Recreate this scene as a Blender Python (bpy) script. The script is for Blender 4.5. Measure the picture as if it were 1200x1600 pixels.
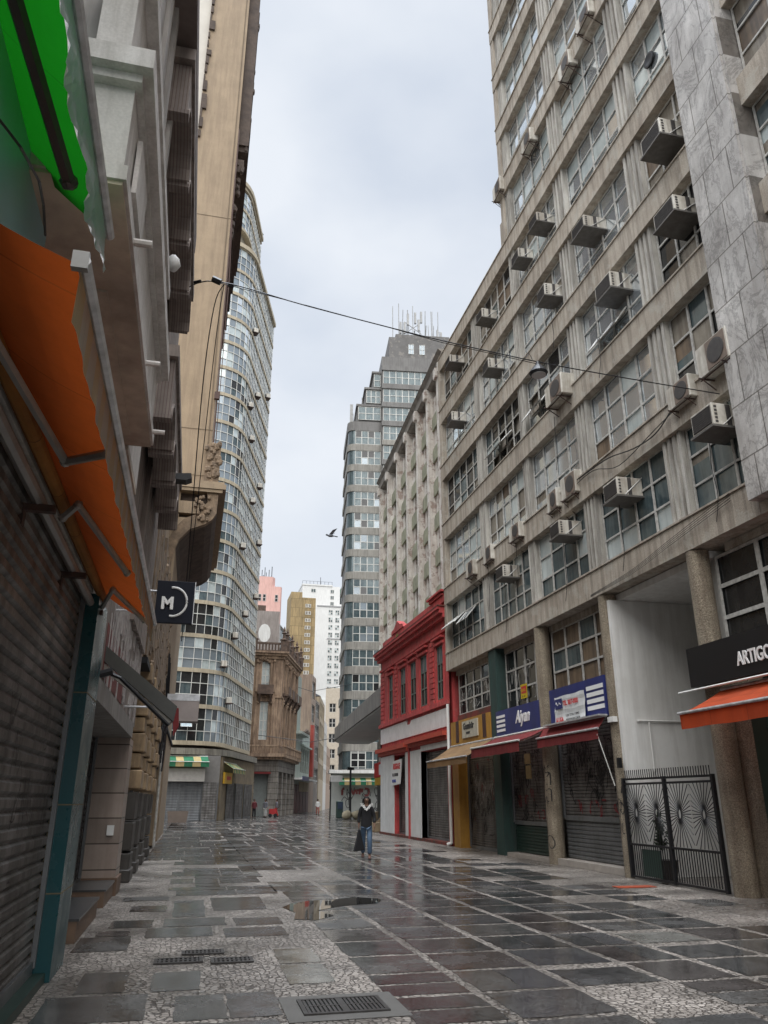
import bpy, bmesh, math, random
from mathutils import Vector, Matrix
for o in list(bpy.data.objects): bpy.data.objects.remove(o)
SC = bpy.context.scene
COL = SC.collection
R = math.radians
# ---------------------------------------------------------------- camera
cd = bpy.data.cameras.new('camera'); cam = bpy.data.objects.new('camera', cd); COL.objects.link(cam)
cam.location = (0, 0, 1.6)
cam.rotation_euler = (R(90 + 20.46), 0, R(-13.33))
cd.sensor_fit = 'VERTICAL'; cd.sensor_height = 24; cd.lens = 24 * 1206 / 1600
cd.clip_start = 0.05; cd.clip_end = 3000
SC.camera = cam
SC.render.resolution_x = 768; SC.render.resolution_y = 1024
# ---------------------------------------------------------------- sky and sun (overcast)
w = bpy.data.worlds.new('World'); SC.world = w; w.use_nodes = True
nt = w.node_tree; nt.nodes.clear()
def N(t, **k):
    n = nt.nodes.new(t)
    for a, b in k.items(): setattr(n, a, b)
    return n
out = N('ShaderNodeOutputWorld')
sky = N('ShaderNodeTexSky', sky_type='NISHITA', sun_disc=False, sun_elevation=R(62), sun_rotation=R(235))
bg1 = N('ShaderNodeBackground'); bg1.inputs[1].default_value = 0.05
nt.links.new(sky.outputs[0], bg1.inputs[0])
tc = N('ShaderNodeTexCoord')
mp = N('ShaderNodeMapping'); mp.inputs['Scale'].default_value = (1.3, 1.3, 2.2)
nt.links.new(tc.outputs['Generated'], mp.inputs[0])
no = N('ShaderNodeTexNoise'); no.inputs['Scale'].default_value = 1.9; no.inputs['Detail'].default_value = 5; no.inputs['Roughness'].default_value = .48
nt.links.new(mp.outputs[0], no.inputs['Vector'])
rp = N('ShaderNodeValToRGB')
rp.color_ramp.elements[0].position = .36; rp.color_ramp.elements[0].color = (.245, .27, .31, 1)
rp.color_ramp.elements[1].position = .64; rp.color_ramp.elements[1].color = (.335, .35, .372, 1)
nt.links.new(no.outputs[0], rp.inputs[0])
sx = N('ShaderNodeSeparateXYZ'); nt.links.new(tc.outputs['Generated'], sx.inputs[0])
el = N('ShaderNodeMapRange'); el.inputs[1].default_value = .83; el.inputs[2].default_value = 1.0; el.inputs[3].default_value = 1.0; el.inputs[4].default_value = 13.0  # unseen sky overhead, boosted beyond the frame edge to brighten the facades
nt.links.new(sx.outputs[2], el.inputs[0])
hz = N('ShaderNodeMapRange'); hz.inputs[1].default_value = .0; hz.inputs[2].default_value = .5; hz.inputs[3].default_value = 1.0; hz.inputs[4].default_value = 0.0
nt.links.new(sx.outputs[2], hz.inputs[0])
mxh = N('ShaderNodeMixRGB'); mxh.inputs[2].default_value = (.32, .333, .35, 1)
nt.links.new(hz.outputs[0], mxh.inputs[0]); nt.links.new(rp.outputs[0], mxh.inputs[1])
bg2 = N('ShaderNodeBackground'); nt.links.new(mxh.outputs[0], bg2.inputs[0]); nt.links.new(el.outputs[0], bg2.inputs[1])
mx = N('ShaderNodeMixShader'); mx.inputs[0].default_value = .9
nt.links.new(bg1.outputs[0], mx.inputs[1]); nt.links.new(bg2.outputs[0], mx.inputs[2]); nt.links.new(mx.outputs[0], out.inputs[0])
sd = bpy.data.lights.new('sun', 'SUN'); sd.energy = 1.5; sd.angle = R(75); sd.color = (1, .97, .93)
sun = bpy.data.objects.new('sun', sd); COL.objects.link(sun)
_d = Vector((-.12, -.6, .8)).normalized()   # direction towards the sun
sun.rotation_euler = _d.to_track_quat('Z', 'Y').to_euler()
SC.view_settings.view_transform = 'Standard'; SC.view_settings.look = 'None'
SC.view_settings.exposure = 1.45; SC.view_settings.gamma = 1.0
try: SC.view_settings.use_curve_mapping = False
except Exception: pass
# ---------------------------------------------------------------- materials
MATS = {}
def mat(name, col, rough=.8, metal=0.0, col2=None, ns=3.0, na=.5, streak=0.0, scol=(.03, .025, .02), bump=0.0, bs=40, bricks=None, spec=.5, trans=None, roughvar=0, fine=0, detail=5, blotch=0.0, bcol=(.5,.48,.45), zfade=0):
    if name in MATS: return MATS[name]
    m = bpy.data.materials.new(name); m.use_nodes = True; t = m.node_tree; n = t.nodes; L = t.links
    b = n['Principled BSDF']; b.inputs['Roughness'].default_value = rough; b.inputs['Metallic'].default_value = metal
    b.inputs['Specular IOR Level'].default_value = spec
    geo = n.new('ShaderNodeNewGeometry'); P = geo.outputs['Position']
    if col2 is None: col2 = tuple(c * .7 for c in col)
    a = n.new('ShaderNodeTexNoise'); a.inputs['Scale'].default_value = ns; a.inputs['Detail'].default_value = detail; a.inputs['Roughness'].default_value = .62
    L.new(P, a.inputs['Vector'])
    r = n.new('ShaderNodeMapRange'); r.inputs[1].default_value = .5 - .25; r.inputs[2].default_value = .5 + .25; r.inputs[3].default_value = 0; r.inputs[4].default_value = na * 2
    r.clamp = True; L.new(a.outputs[0], r.inputs[0])
    mixc = n.new('ShaderNodeMixRGB'); mixc.inputs[1].default_value = (*col, 1); mixc.inputs[2].default_value = (*col2, 1)
    L.new(r.outputs[0], mixc.inputs[0]); c = mixc.outputs[0]
    if fine:
        f = n.new('ShaderNodeTexNoise'); f.inputs['Scale'].default_value = 60; f.inputs['Detail'].default_value = 3; L.new(P, f.inputs['Vector'])
        fm = n.new('ShaderNodeMapRange'); fm.inputs[1].default_value = .35; fm.inputs[2].default_value = .65; fm.inputs[3].default_value = 1 - fine; fm.inputs[4].default_value = 1 + fine
        L.new(f.outputs[0], fm.inputs[0])
        mm = n.new('ShaderNodeMixRGB'); mm.blend_type = 'MULTIPLY'; mm.inputs[0].default_value = 1; L.new(c, mm.inputs[1]); L.new(fm.outputs[0], mm.inputs[2]); c = mm.outputs[0]
    if streak:
        mp_ = n.new('ShaderNodeMapping'); mp_.inputs['Scale'].default_value = (5.5, 5.5, .45); L.new(P, mp_.inputs[0])
        s = n.new('ShaderNodeTexNoise'); s.inputs['Scale'].default_value = 1.0; s.inputs['Detail'].default_value = 6; s.inputs['Roughness'].default_value = .65; L.new(mp_.outputs[0], s.inputs['Vector'])
        sr = n.new('ShaderNodeMapRange'); sr.inputs[1].default_value = .44; sr.inputs[2].default_value = .60; sr.inputs[3].default_value = 0; sr.inputs[4].default_value = streak; L.new(s.outputs[0], sr.inputs[0])
        mm = n.new('ShaderNodeMixRGB'); L.new(sr.outputs[0], mm.inputs[0]); L.new(c, mm.inputs[1]); mm.inputs[2].default_value = (*scol, 1); c = mm.outputs[0]
    if blotch:
        s = n.new('ShaderNodeTexNoise'); s.inputs['Scale'].default_value = 1.7; s.inputs['Detail'].default_value = 8; s.inputs['Roughness'].default_value = .7; L.new(P, s.inputs['Vector'])
        sr = n.new('ShaderNodeMapRange'); sr.inputs[1].default_value = .54; sr.inputs[2].default_value = .58; sr.inputs[3].default_value = 0; sr.inputs[4].default_value = blotch; L.new(s.outputs[0], sr.inputs[0])
        mm = n.new('ShaderNodeMixRGB'); L.new(sr.outputs[0], mm.inputs[0]); L.new(c, mm.inputs[1]); mm.inputs[2].default_value = (*bcol, 1); c = mm.outputs[0]
    if bricks:   # (width, height, mortar size, mortar colour, axes)
        bw, bh, ms, mc, ax = bricks
        sp = n.new('ShaderNodeSeparateXYZ'); L.new(P, sp.inputs[0]); cb = n.new('ShaderNodeCombineXYZ')
        L.new(sp.outputs['XYZ'.index(ax[0])], cb.inputs[0]); L.new(sp.outputs['XYZ'.index(ax[1])], cb.inputs[1])
        bt = n.new('ShaderNodeTexBrick'); L.new(cb.outputs[0], bt.inputs['Vector']); bt.inputs['Scale'].default_value = 1
        bt.inputs['Brick Width'].default_value = bw; bt.inputs['Row Height'].default_value = bh; bt.inputs['Mortar Size'].default_value = ms
        bt.inputs['Color1'].default_value = (1, 1, 1, 1); bt.inputs['Color2'].default_value = (.78, .78, .78, 1); bt.inputs['Mortar'].default_value = (*mc, 1); bt.inputs['Mortar Smooth'].default_value = .1
        mm = n.new('ShaderNodeMixRGB'); mm.blend_type = 'MULTIPLY'; mm.inputs[0].default_value = 1; L.new(c, mm.inputs[1]); L.new(bt.outputs[0], mm.inputs[2]); c = mm.outputs[0]
    L.new(c, b.inputs['Base Color'])
    if roughvar:
        rr = n.new('ShaderNodeMapRange'); rr.inputs[1].default_value = .35; rr.inputs[2].default_value = .65; rr.inputs[3].default_value = max(.02, rough - roughvar); rr.inputs[4].default_value = min(1, rough + roughvar)
        L.new(a.outputs[0], rr.inputs[0]); L.new(rr.outputs[0], b.inputs['Roughness'])
    if bump:
        bn = n.new('ShaderNodeTexNoise'); bn.inputs['Scale'].default_value = bs; bn.inputs['Detail'].default_value = 4; L.new(P, bn.inputs['Vector'])
        bp = n.new('ShaderNodeBump'); bp.inputs['Strength'].default_value = bump; bp.inputs['Distance'].default_value = .02; L.new(bn.outputs[0], bp.inputs['Height']); L.new(bp.outputs[0], b.inputs['Normal'])
    if trans:
        o = n['Material Output']; tr = n.new('ShaderNodeBsdfTranslucent'); tr.inputs[0].default_value = (*trans[0], 1)
        ms_ = n.new('ShaderNodeMixShader'); ms_.inputs[0].default_value = trans[1]; L.new(b.outputs[0], ms_.inputs[1]); L.new(tr.outputs[0], ms_.inputs[2]); L.new(ms_.outputs[0], o.inputs[0])
    MATS[name] = m
    return m
CONC = mat('concrete_band', (.47, .42, .35), .85, col2=(.32, .275, .22), ns=1.1, na=.6, streak=.5, scol=(.12, .095, .075), bump=.35, bs=25, fine=.18, blotch=.45, bcol=(.40, .38, .33))
CONC2 = mat('concrete_pilaster', (.55, .53, .48), .8, col2=(.38, .36, .32), ns=1.3, na=.6, streak=.6, scol=(.12, .105, .09), fine=.14, bump=.15)
ROUGHC = mat('rough_render', (.30, .255, .19), .95, col2=(.17, .14, .10), ns=1.6, na=.6, bump=1.0, bs=26, streak=.4, scol=(.08, .055, .04), fine=.45)
DARKIN = mat('dark_interior', (.015, .015, .016), .9, na=.2)
FRAMEM = mat('window_metal', (.60, .59, .55), .5, col2=(.25, .24, .22), ns=9)
FRAMEW = mat('white_window_metal', (.62, .62, .58), .5, col2=(.4, .4, .37), ns=6)
G_SKY = mat('glass_clear', (.80, .84, .86), .05, metal=.8, col2=(.60, .66, .70), ns=.7)
G_FROST = mat('glass_frosted', (.68, .74, .73), .2, metal=.25, col2=(.44, .50, .50), ns=.9, na=.6, streak=.3, scol=(.28, .32, .31))
G_TEAL = mat('glass_teal', (.10, .14, .145), .10, metal=.2, col2=(.045, .065, .075), ns=2.2, na=.6, streak=.4, scol=(.17, .20, .20))
G_DARK = mat('glass_dark', (.012, .013, .014), .06, col2=(.03, .03, .03), ns=2)
G_BROWN = mat('glass_boarded_reflect', (.22, .155, .10), .4, col2=(.10, .075, .05), ns=2.2, streak=.6, scol=(.04, .03, .025))
G_CURT = mat('glass_curtain', (.30, .27, .22), .25, col2=(.16, .14, .11), ns=1.5, streak=.8, scol=(.12, .10, .08))
G_BLUE = mat('glass_blue_grey', (.30, .34, .365), .12, metal=.35, col2=(.20, .235, .26), ns=.25, na=.6)
PANES = [G_SKY, G_FROST, G_TEAL, G_DARK, G_BROWN, G_CURT, G_BLUE]
def marble():
    m = mat('marble_cladding', (.68, .66, .63), .4, col2=(.38, .36, .34), ns=1.0, na=.7, bricks=(.73, 1.05, .014, (.3, .28, .26), 'YZ'), streak=.3, scol=(.22, .20, .18), detail=9, fine=.1)
    t = m.node_tree; n = t.nodes; L = t.links; b = n['Principled BSDF']
    old = b.inputs['Base Color'].links[0].from_socket; geo = n.new('ShaderNodeNewGeometry')
    mp_ = n.new('ShaderNodeMapping'); mp_.inputs['Rotation'].default_value = (.5, 0, 0); mp_.inputs['Scale'].default_value = (1, 1.1, .7); L.new(geo.outputs['Position'], mp_.inputs[0])
    wv = n.new('ShaderNodeTexNoise'); wv.inputs['Scale'].default_value = 1.1; wv.inputs['Detail'].default_value = 12; wv.inputs['Distortion'].default_value = 1.6; wv.inputs['Roughness'].default_value = .7; L.new(mp_.outputs[0], wv.inputs['Vector'])
    s1 = n.new('ShaderNodeMath'); s1.operation = 'SUBTRACT'; s1.inputs[1].default_value = .5; L.new(wv.outputs[0], s1.inputs[0])
    s2 = n.new('ShaderNodeMath'); s2.operation = 'ABSOLUTE'; L.new(s1.outputs[0], s2.inputs[0])
    r = n.new('ShaderNodeMapRange'); r.inputs[1].default_value = 0; r.inputs[2].default_value = .035; r.inputs[3].default_value = .5; r.inputs[4].default_value = 1; L.new(s2.outputs[0], r.inputs[0])
    mm = n.new('ShaderNodeMixRGB'); mm.blend_type = 'MULTIPLY'; mm.inputs[0].default_value = .85; L.new(old, mm.inputs[1]); L.new(r.outputs[0], mm.inputs[2]); L.new(mm.outputs[0], b.inputs['Base Color'])
    return m
MARBLE = marble()
WHITE = mat('white_paint', (.80, .80, .78), .6, col2=(.60, .59, .56), ns=.6, na=.6, streak=.3, scol=(.42, .40, .37))
BLACKP = mat('black_paint', (.012, .012, .013), .4, na=.2)
SHUT = mat('shutter_steel', (.21, .20, .19), .5, metal=.3, col2=(.10, .092, .085), ns=1.3, na=.6, streak=.6, scol=(.03, .024, .02), roughvar=.12, fine=.15)
SHUT2 = mat('shutter_steel_light', (.22, .23, .235), .38, metal=.5, col2=(.13, .135, .14), ns=1.4, streak=.3, scol=(.05, .05, .05))
SHUTG = mat('shutter_green', (.02, .045, .035), .45, col2=(.012, .03, .024), ns=2)
SPRAY = mat('spray_black', (.012, .011, .012), .6, na=.1)
SPRAYW = mat('spray_pale', (.36, .35, .33), .6, na=.2)
SPRAYR = mat('spray_red', (.20, .015, .02), .6, na=.3)
RED = mat('red_render', (.56, .075, .072), .8, col2=(.38, .045, .045), ns=1.1, na=.65, streak=.55, scol=(.16, .03, .028), fine=.15, blotch=.35, bcol=(.40, .12, .10), bump=.2)
REDDK = mat('weathered_red', (.24, .03, .022), .85, col2=(.07, .035, .025), ns=3, na=.7)
GREENC = mat('green_column_paint', (.02, .055, .046), .7, col2=(.014, .034, .03), streak=.4, scol=(.03, .03, .028))
YEL = mat('yellow_paint', (.42, .22, .03), .6, col2=(.27, .13, .02), ns=2, streak=.2)
BLUE = mat('blue_sign_panel', (.022, .032, .16), .4, col2=(.015, .022, .10), ns=2, streak=.2, scol=(.03, .03, .06))
LETW = mat('letter_white', (.75, .75, .73), .5, na=.1)
LETR = mat('letter_red', (.50, .03, .03), .5, na=.1)
LETK = mat('letter_black', (.02, .02, .02), .5, na=.1)
ACW = mat('ac_casing', (.66, .64, .58), .5, col2=(.42, .39, .33), ns=4, na=.6, streak=.5, scol=(.18, .14, .10))
ACG = mat('ac_grille_dark', (.06, .055, .05), .6, col2=(.035, .03, .03), ns=10)
ACB = mat('ac_grille_brown', (.20, .15, .115), .6, col2=(.13, .10, .08), ns=8)
RUST = mat('rusty_bracket', (.035, .028, .025), .7, col2=(.08, .04, .03), ns=12)
BLACKM = mat('black_metal', (.018, .018, .02), .45, metal=.3, na=.2)
STEEL = mat('brushed_steel', (.75, .75, .76), .3, metal=.5, col2=(.3, .3, .3), ns=6)
# ---------------------------------------------------------------- mesh helpers
class Fr:
    """local frame: a along a facade, d outwards, z up"""
    def __init__(s, ox=0, oy=0, az=90, side=-1, oz=0):
        u = (math.sin(R(az)), math.cos(R(az))); s.u = u; s.o = (ox, oy, oz)
        s.n = (-u[1], u[0]) if side > 0 else (u[1], -u[0])
    def __call__(s, a, d, z): return (s.o[0] + s.u[0]*a + s.n[0]*d, s.o[1] + s.u[1]*a + s.n[1]*d, s.o[2] + z)
ID = lambda a, d, z: (a, d, z)
ROOT = {}
class MB:
    def __init__(s, fr=None): s.T = fr or ID; s.v = []; s.f = []
    def pt(s, p): s.v.append(s.T(*p)); return len(s.v) - 1
    def face(s, pts, m=0): s.f.append(([s.pt(p) for p in pts], m))
    def box(s, a0, a1, d0, d1, z0, z1, m=0):
        i = [s.pt(p) for p in ((a0,d0,z0),(a1,d0,z0),(a1,d1,z0),(a0,d1,z0),(a0,d0,z1),(a1,d0,z1),(a1,d1,z1),(a0,d1,z1))]
        for q in ((0,3,2,1),(4,5,6,7),(0,1,5,4),(1,2,6,5),(2,3,7,6),(3,0,4,7)): s.f.append(([i[k] for k in q], m))
        return s
    def prism(s, poly, ax, lo, hi, m=0, caps=True):
        def q(p, t):
            return {'a': (t, p[0], p[1]), 'd': (p[0], t, p[1]), 'z': (p[0], p[1], t)}[ax]
        A = [s.pt(q(p, lo)) for p in poly]; B = [s.pt(q(p, hi)) for p in poly]; n = len(poly)
        for k in range(n): s.f.append(([A[k], A[(k+1) % n], B[(k+1) % n], B[k]], m))
        if caps: s.f.append((A[::-1], m)); s.f.append((B, m))
        return s
    def sheet(s, poly, ax, lo, hi, m=0):
        def q(p, t): return {'a': (t, p[0], p[1]), 'd': (p[0], t, p[1]), 'z': (p[0], p[1], t)}[ax]
        A = [s.pt(q(p, lo)) for p in poly]; B = [s.pt(q(p, hi)) for p in poly]
        for k in range(len(poly) - 1): s.f.append(([A[k], A[k+1], B[k+1], B[k]], m))
        return s
    def tube(s, pts, r, m=0, n=6, r1=None):
        P = [Vector(s.T(*p)) for p in pts]; rings = []; L = len(P)
        for i, p in enumerate(P):
            t = (P[min(i+1, L-1)] - P[max(i-1, 0)]).normalized()
            x = t.cross(Vector((0, 0, 1)));
            if x.length < 1e-3: x = t.cross(Vector((0, 1, 0)))
            x.normalize(); y = t.cross(x); rr = r if r1 is None else r + (r1 - r) * i / (L - 1)
            ring = []
            for k in range(n):
                c = p + x * math.cos(2*math.pi*k/n) * rr + y * math.sin(2*math.pi*k/n) * rr
                s.v.append(tuple(c)); ring.append(len(s.v) - 1)
            rings.append(ring)
        for a, b in zip(rings, rings[1:]):
            for k in range(n): s.f.append(([a[k], a[(k+1) % n], b[(k+1) % n], b[k]], m))
        s.f.append((rings[0][::-1], m)); s.f.append((rings[-1], m))
        return s
    def lathe(s, c, prof, n=12, m=0, ax='z'):
        rings = []
        for r, h in prof:
            ring = []
            for k in range(n):
                x, y = r*math.cos(2*math.pi*k/n), r*math.sin(2*math.pi*k/n)
                p = (c[0]+x, c[1]+y, c[2]+h) if ax == 'z' else ((c[0]+x, c[1]+h, c[2]+y) if ax == 'd' else (c[0]+h, c[1]+x, c[2]+y))
                ring.append(s.pt(p))
            rings.append(ring)
        for a, b in zip(rings, rings[1:]):
            for k in range(n): s.f.append(([a[k], a[(k+1) % n], b[(k+1) % n], b[k]], m))
        s.f.append((rings[0][::-1], m)); s.f.append((rings[-1], m))
        return s
    def blob(s, c, r, m=0, seed=0, n=8):
        rnd = random.Random(seed); prof = []
        for i in range(n // 2 + 1):
            t = math.pi * i / (n // 2); prof.append((max(.02, math.sin(t)) , -math.cos(t)))
        rings = []
        for rr, h in prof:
            rings.append([s.pt((c[0]+r[0]*rr*math.cos(2*math.pi*k/n)*rnd.uniform(.8, 1.15), c[1]+r[1]*rr*math.sin(2*math.pi*k/n)*rnd.uniform(.8, 1.15), c[2]+r[2]*h*rnd.uniform(.85, 1.1))) for k in range(n)])
        for a, b in zip(rings, rings[1:]):
            for k in range(n): s.f.append(([a[k], a[(k+1) % n], b[(k+1) % n], b[k]], m))
        return s
    def build(s, name, mats, parent=None, smooth=False, bevel=0, recalc=True):
        if not isinstance(mats, (list, tuple)): mats = [mats]
        base = ROOT.get(parent, Vector((0, 0, 0))) if parent else Vector((0, 0, 0))
        me = bpy.data.meshes.new(name)
        me.from_pydata([(x-base.x, y-base.y, z-base.z) for x, y, z in s.v], [], [f for f, _ in s.f])
        for m in mats: me.materials.append(m)
        me.polygons.foreach_set('material_index', [m for _, m in s.f])
        if recalc:
            bm = bmesh.new(); bm.from_mesh(me); bmesh.ops.recalc_face_normals(bm, faces=bm.faces)
            if bevel: bmesh.ops.bevel(bm, geom=list(bm.edges), offset=bevel, segments=1, affect='EDGES', clamp_overlap=True)
            bm.to_mesh(me); bm.free()
        if smooth: me.polygons.foreach_set('use_smooth', [True] * len(me.polygons))
        o = bpy.data.objects.new(name, me); COL.objects.link(o)
        if parent: o.parent = parent; ROOT[o] = base
        return o
def tag(o, label=None, cat=None, group=None, kind=None):
    if label:
        n_ = len(label.split())
        if not 4 <= n_ <= 16: print('LABEL LENGTH', n_, label)
        o['label'] = label
    if cat: o['category'] = cat
    if group: o['group'] = group
    if kind: o['kind'] = kind
    return o
def thing(name, label, cat, loc=(0, 0, 0), group=None):
    o = bpy.data.objects.new(name, None); COL.objects.link(o); o.location = loc; o.empty_display_size = .2
    ROOT[o] = Vector(loc); return tag(o, label, cat, group)
def dup(root, loc, label, rz=None, scale=None, group=None):
    r = root.copy(); COL.objects.link(r); r.location = loc; r['label'] = label
    if group: r['group'] = group
    if rz is not None: r.rotation_euler = (0, 0, rz)
    if scale: r.scale = scale
    for ch in root.children:
        c = ch.copy(); COL.objects.link(c); c.parent = r
        for g_ in ch.children:
            d_ = g_.copy(); COL.objects.link(d_); d_.parent = c
    return r
def facade(mb, a0, a1, z0, z1, dp, ops, m=0, d=0.0, mr=None):
    """front sheet with rectangular openings and reveals of depth dp"""
    mr = m if mr is None else mr
    A = sorted(set([a0, a1] + [v for o in ops for v in o[:2] if a0 < v < a1])); Z = sorted(set([z0, z1] + [v for o in ops for v in o[2:4] if z0 < v < z1]))
    for i in range(len(A) - 1):
        run = None
        for j in range(len(Z) - 1):
            ca, cz = (A[i]+A[i+1])/2, (Z[j]+Z[j+1])/2
            hole = any(o[0] < ca < o[1] and o[2] < cz < o[3] for o in ops)
            if not hole:
                if run is None: run = Z[j]
            if (hole or j == len(Z) - 2) and run is not None:
                top = Z[j] if hole else Z[j+1]
                mb.face([(A[i], d, run), (A[i+1], d, run), (A[i+1], d, top), (A[i], d, top)], m); run = None
    for o in ops:
        x0, x1, y0, y1 = o[:4]
        for q in (((x0, y0), (x1, y0)), ((x1, y0), (x1, y1)), ((x1, y1), (x0, y1)), ((x0, y1), (x0, y0))):
            (p0, q0), (p1, q1) = q; mb.face([(p0, d, q0), (p1, d, q1), (p1, d-dp, q1), (p0, d-dp, q0)], mr)
def window(fr, a0, a1, z0, z1, cols, rows, d, pick, parent, curt=0, fm=None, fw=.035, name='window', rnd=random, tilt=.012, skip=None, label=None, proud=.03):
    mb = MB(fr); ca = (a1-a0)/cols; cz = (z1-z0)/rows
    for i in range(cols):
        for j in range(rows):
            if skip and (i, j) in skip: continue
            x0, x1, y0, y1 = a0+i*ca, a0+(i+1)*ca, z0+j*cz, z0+(j+1)*cz
            t1, t2 = rnd.uniform(-tilt, tilt)*ca, rnd.uniform(-tilt, tilt)*cz
            if curt and rnd.random() < curt:
                ym = y0+(y1-y0)*rnd.uniform(.2, .75); mb.face([(x0, d, y0), (x1, d, y0), (x1, d, ym), (x0, d, ym)], pick(i, j)); mb.face([(x0, d-.001, ym), (x1, d-.001, ym), (x1, d-.001, y1), (x0, d-.001, y1)], rnd.choice([5, 5, 4, 1])); continue
            mb.face([(x0, d-t1-t2, y0), (x1, d+t1-t2, y0), (x1, d+t1+t2, y1), (x0, d-t1+t2, y1)], pick(i, j))
    o = mb.build(name, PANES, parent, recalc=False)
    if label: o['label'] = label
    fb = MB(fr); g_ = .018
    for i in range(cols + 1):
        x = a0+i*ca; ww = fw*1.3 if i in (0, cols) else fw
        fb.box(max(a0, x-ww), min(a1, x+ww), d+g_, d+g_+proud, z0, z1)
    for j in range(rows + 1):
        z = z0+j*cz; ww = fw*1.1 if j in (0, rows) else fw*.8
        fb.box(a0, a1, d+g_+.002, d+g_+proud-.004, max(z0, z-ww), min(z1, z+ww))
    f = fb.build('frame', fm or FRAMEM, o)
    return o
def smooth(pts, n=5):
    o = []
    for i in range(len(pts)-1):
        p = [Vector(pts[max(0, i-1)]), Vector(pts[i]), Vector(pts[i+1]), Vector(pts[min(len(pts)-1, i+2)])]
        for k in range(n):
            t = k/n; o.append(tuple(.5*((2*p[1])+(p[2]-p[0])*t+(2*p[0]-5*p[1]+4*p[2]-p[3])*t*t+(3*p[1]-p[0]-3*p[2]+p[3])*t**3)))
    return o+[tuple(pts[-1])]
def textmesh(fr, s, a, d, z, size, m, parent, name='lettering', shear=0, bold=0.0, sx=1.0, thick=.012, align='LEFT', flip=False, rot=0):
    cu = bpy.data.curves.new('t', 'FONT'); cu.body = s; cu.size = size; cu.shear = shear; cu.offset = bold; cu.extrude = thick; cu.align_x = align; cu.resolution_u = 3
    ob = bpy.data.objects.new('t', cu); COL.objects.link(ob)
    dg = bpy.context.evaluated_depsgraph_get(); dg.update(); me = bpy.data.meshes.new_from_object(ob.evaluated_get(dg))
    bpy.data.objects.remove(ob)
    mb = MB(fr); sg = -1 if flip else 1; c, sn = math.cos(rot), math.sin(rot)
    for v in me.vertices:
        x, y = v.co.x*sx, v.co.y; x, y = x*c-y*sn, x*sn+y*c
        mb.v.append(mb.T(a + sg*x, d + v.co.z, z + y))
    for p in me.polygons: mb.f.append((list(p.vertices), 0))
    bpy.data.meshes.remove(me)
    return mb.build(name, m, parent)
def shutter(fr, a0, a1, z0, z1, d, m, parent, pitch=.085, name='roller_shutter', rails=True, label=None, depth=.022):
    mb = MB(fr); prof = []; z = z0; k = 0
    while z < z1 - 1e-6:
        prof += [(d, z), (d+depth, z+pitch*.22), (d+depth, z+pitch*.72), (d, z+pitch*.94)]; z += pitch
    prof = [(p, min(q, z1)) for p, q in prof]
    n = max(1, int((a1-a0)/1.2)); mb.sheet(prof, 'a', a0, a1, 0)
    o = mb.build(name, m, parent)
    if label: o['label'] = label
    if rails:
        rb = MB(fr); rb.box(a0-.05, a0+.03, d+.03, d+.075, z0, z1); rb.box(a1-.03, a1+.05, d+.03, d+.075, z0, z1); rb.box(a0+.03, a1-.03, d+.026, d+.06, z0-.05, z0+.06)
        rb.build('guide_rail', SHUT2, o)
    return o
def strokes(mb, seed, a0, a1, z0, z1, d, n, size, wd, m=0, long=.5):
    """spray-can letters: chains of thin ribbons"""
    rnd = random.Random(seed)
    for _ in range(n):
        cx, cz = rnd.uniform(a0, a1), rnd.uniform(z0, z1); pts = []
        kind = rnd.random()
        if kind < .4:
            x, z = cx, cz
            for k in range(rnd.randint(3, 6)): pts.append((x, z)); x += rnd.uniform(-.5, .7)*size; z += rnd.choice([-1, 1])*rnd.uniform(.3, 1)*size
        elif kind < .75:
            t0 = rnd.uniform(0, 6); rr = size*rnd.uniform(.3, .7)
            for k in range(9): t = t0+k*rnd.uniform(.45, .7); pts.append((cx+math.cos(t)*rr*(1-.06*k), cz+math.sin(t)*rr*1.3))
        else:
            x, z = cx, cz; h = size*rnd.uniform(.8, 1.6)
            pts = [(x, z), (x+size*.12, z+h), (x+size*.5, z+h*.2), (x+size*.62, z+h)]
        pts = [(min(max(p, a0), a1), min(max(q, z0), z1)) for p, q in pts]
        for (x0, y0), (x1, y1) in zip(pts, pts[1:]):
            L = math.hypot(x1-x0, y1-y0)
            if L < 1e-3: continue
            nx, ny = -(y1-y0)/L*wd/2, (x1-x0)/L*wd/2; dd = d + _*.00005
            mb.face([(x0-nx, dd, y0-ny), (x1-nx, dd, y1-ny), (x1+nx, dd, y1+ny), (x0+nx, dd, y0+ny)], m)
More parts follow.
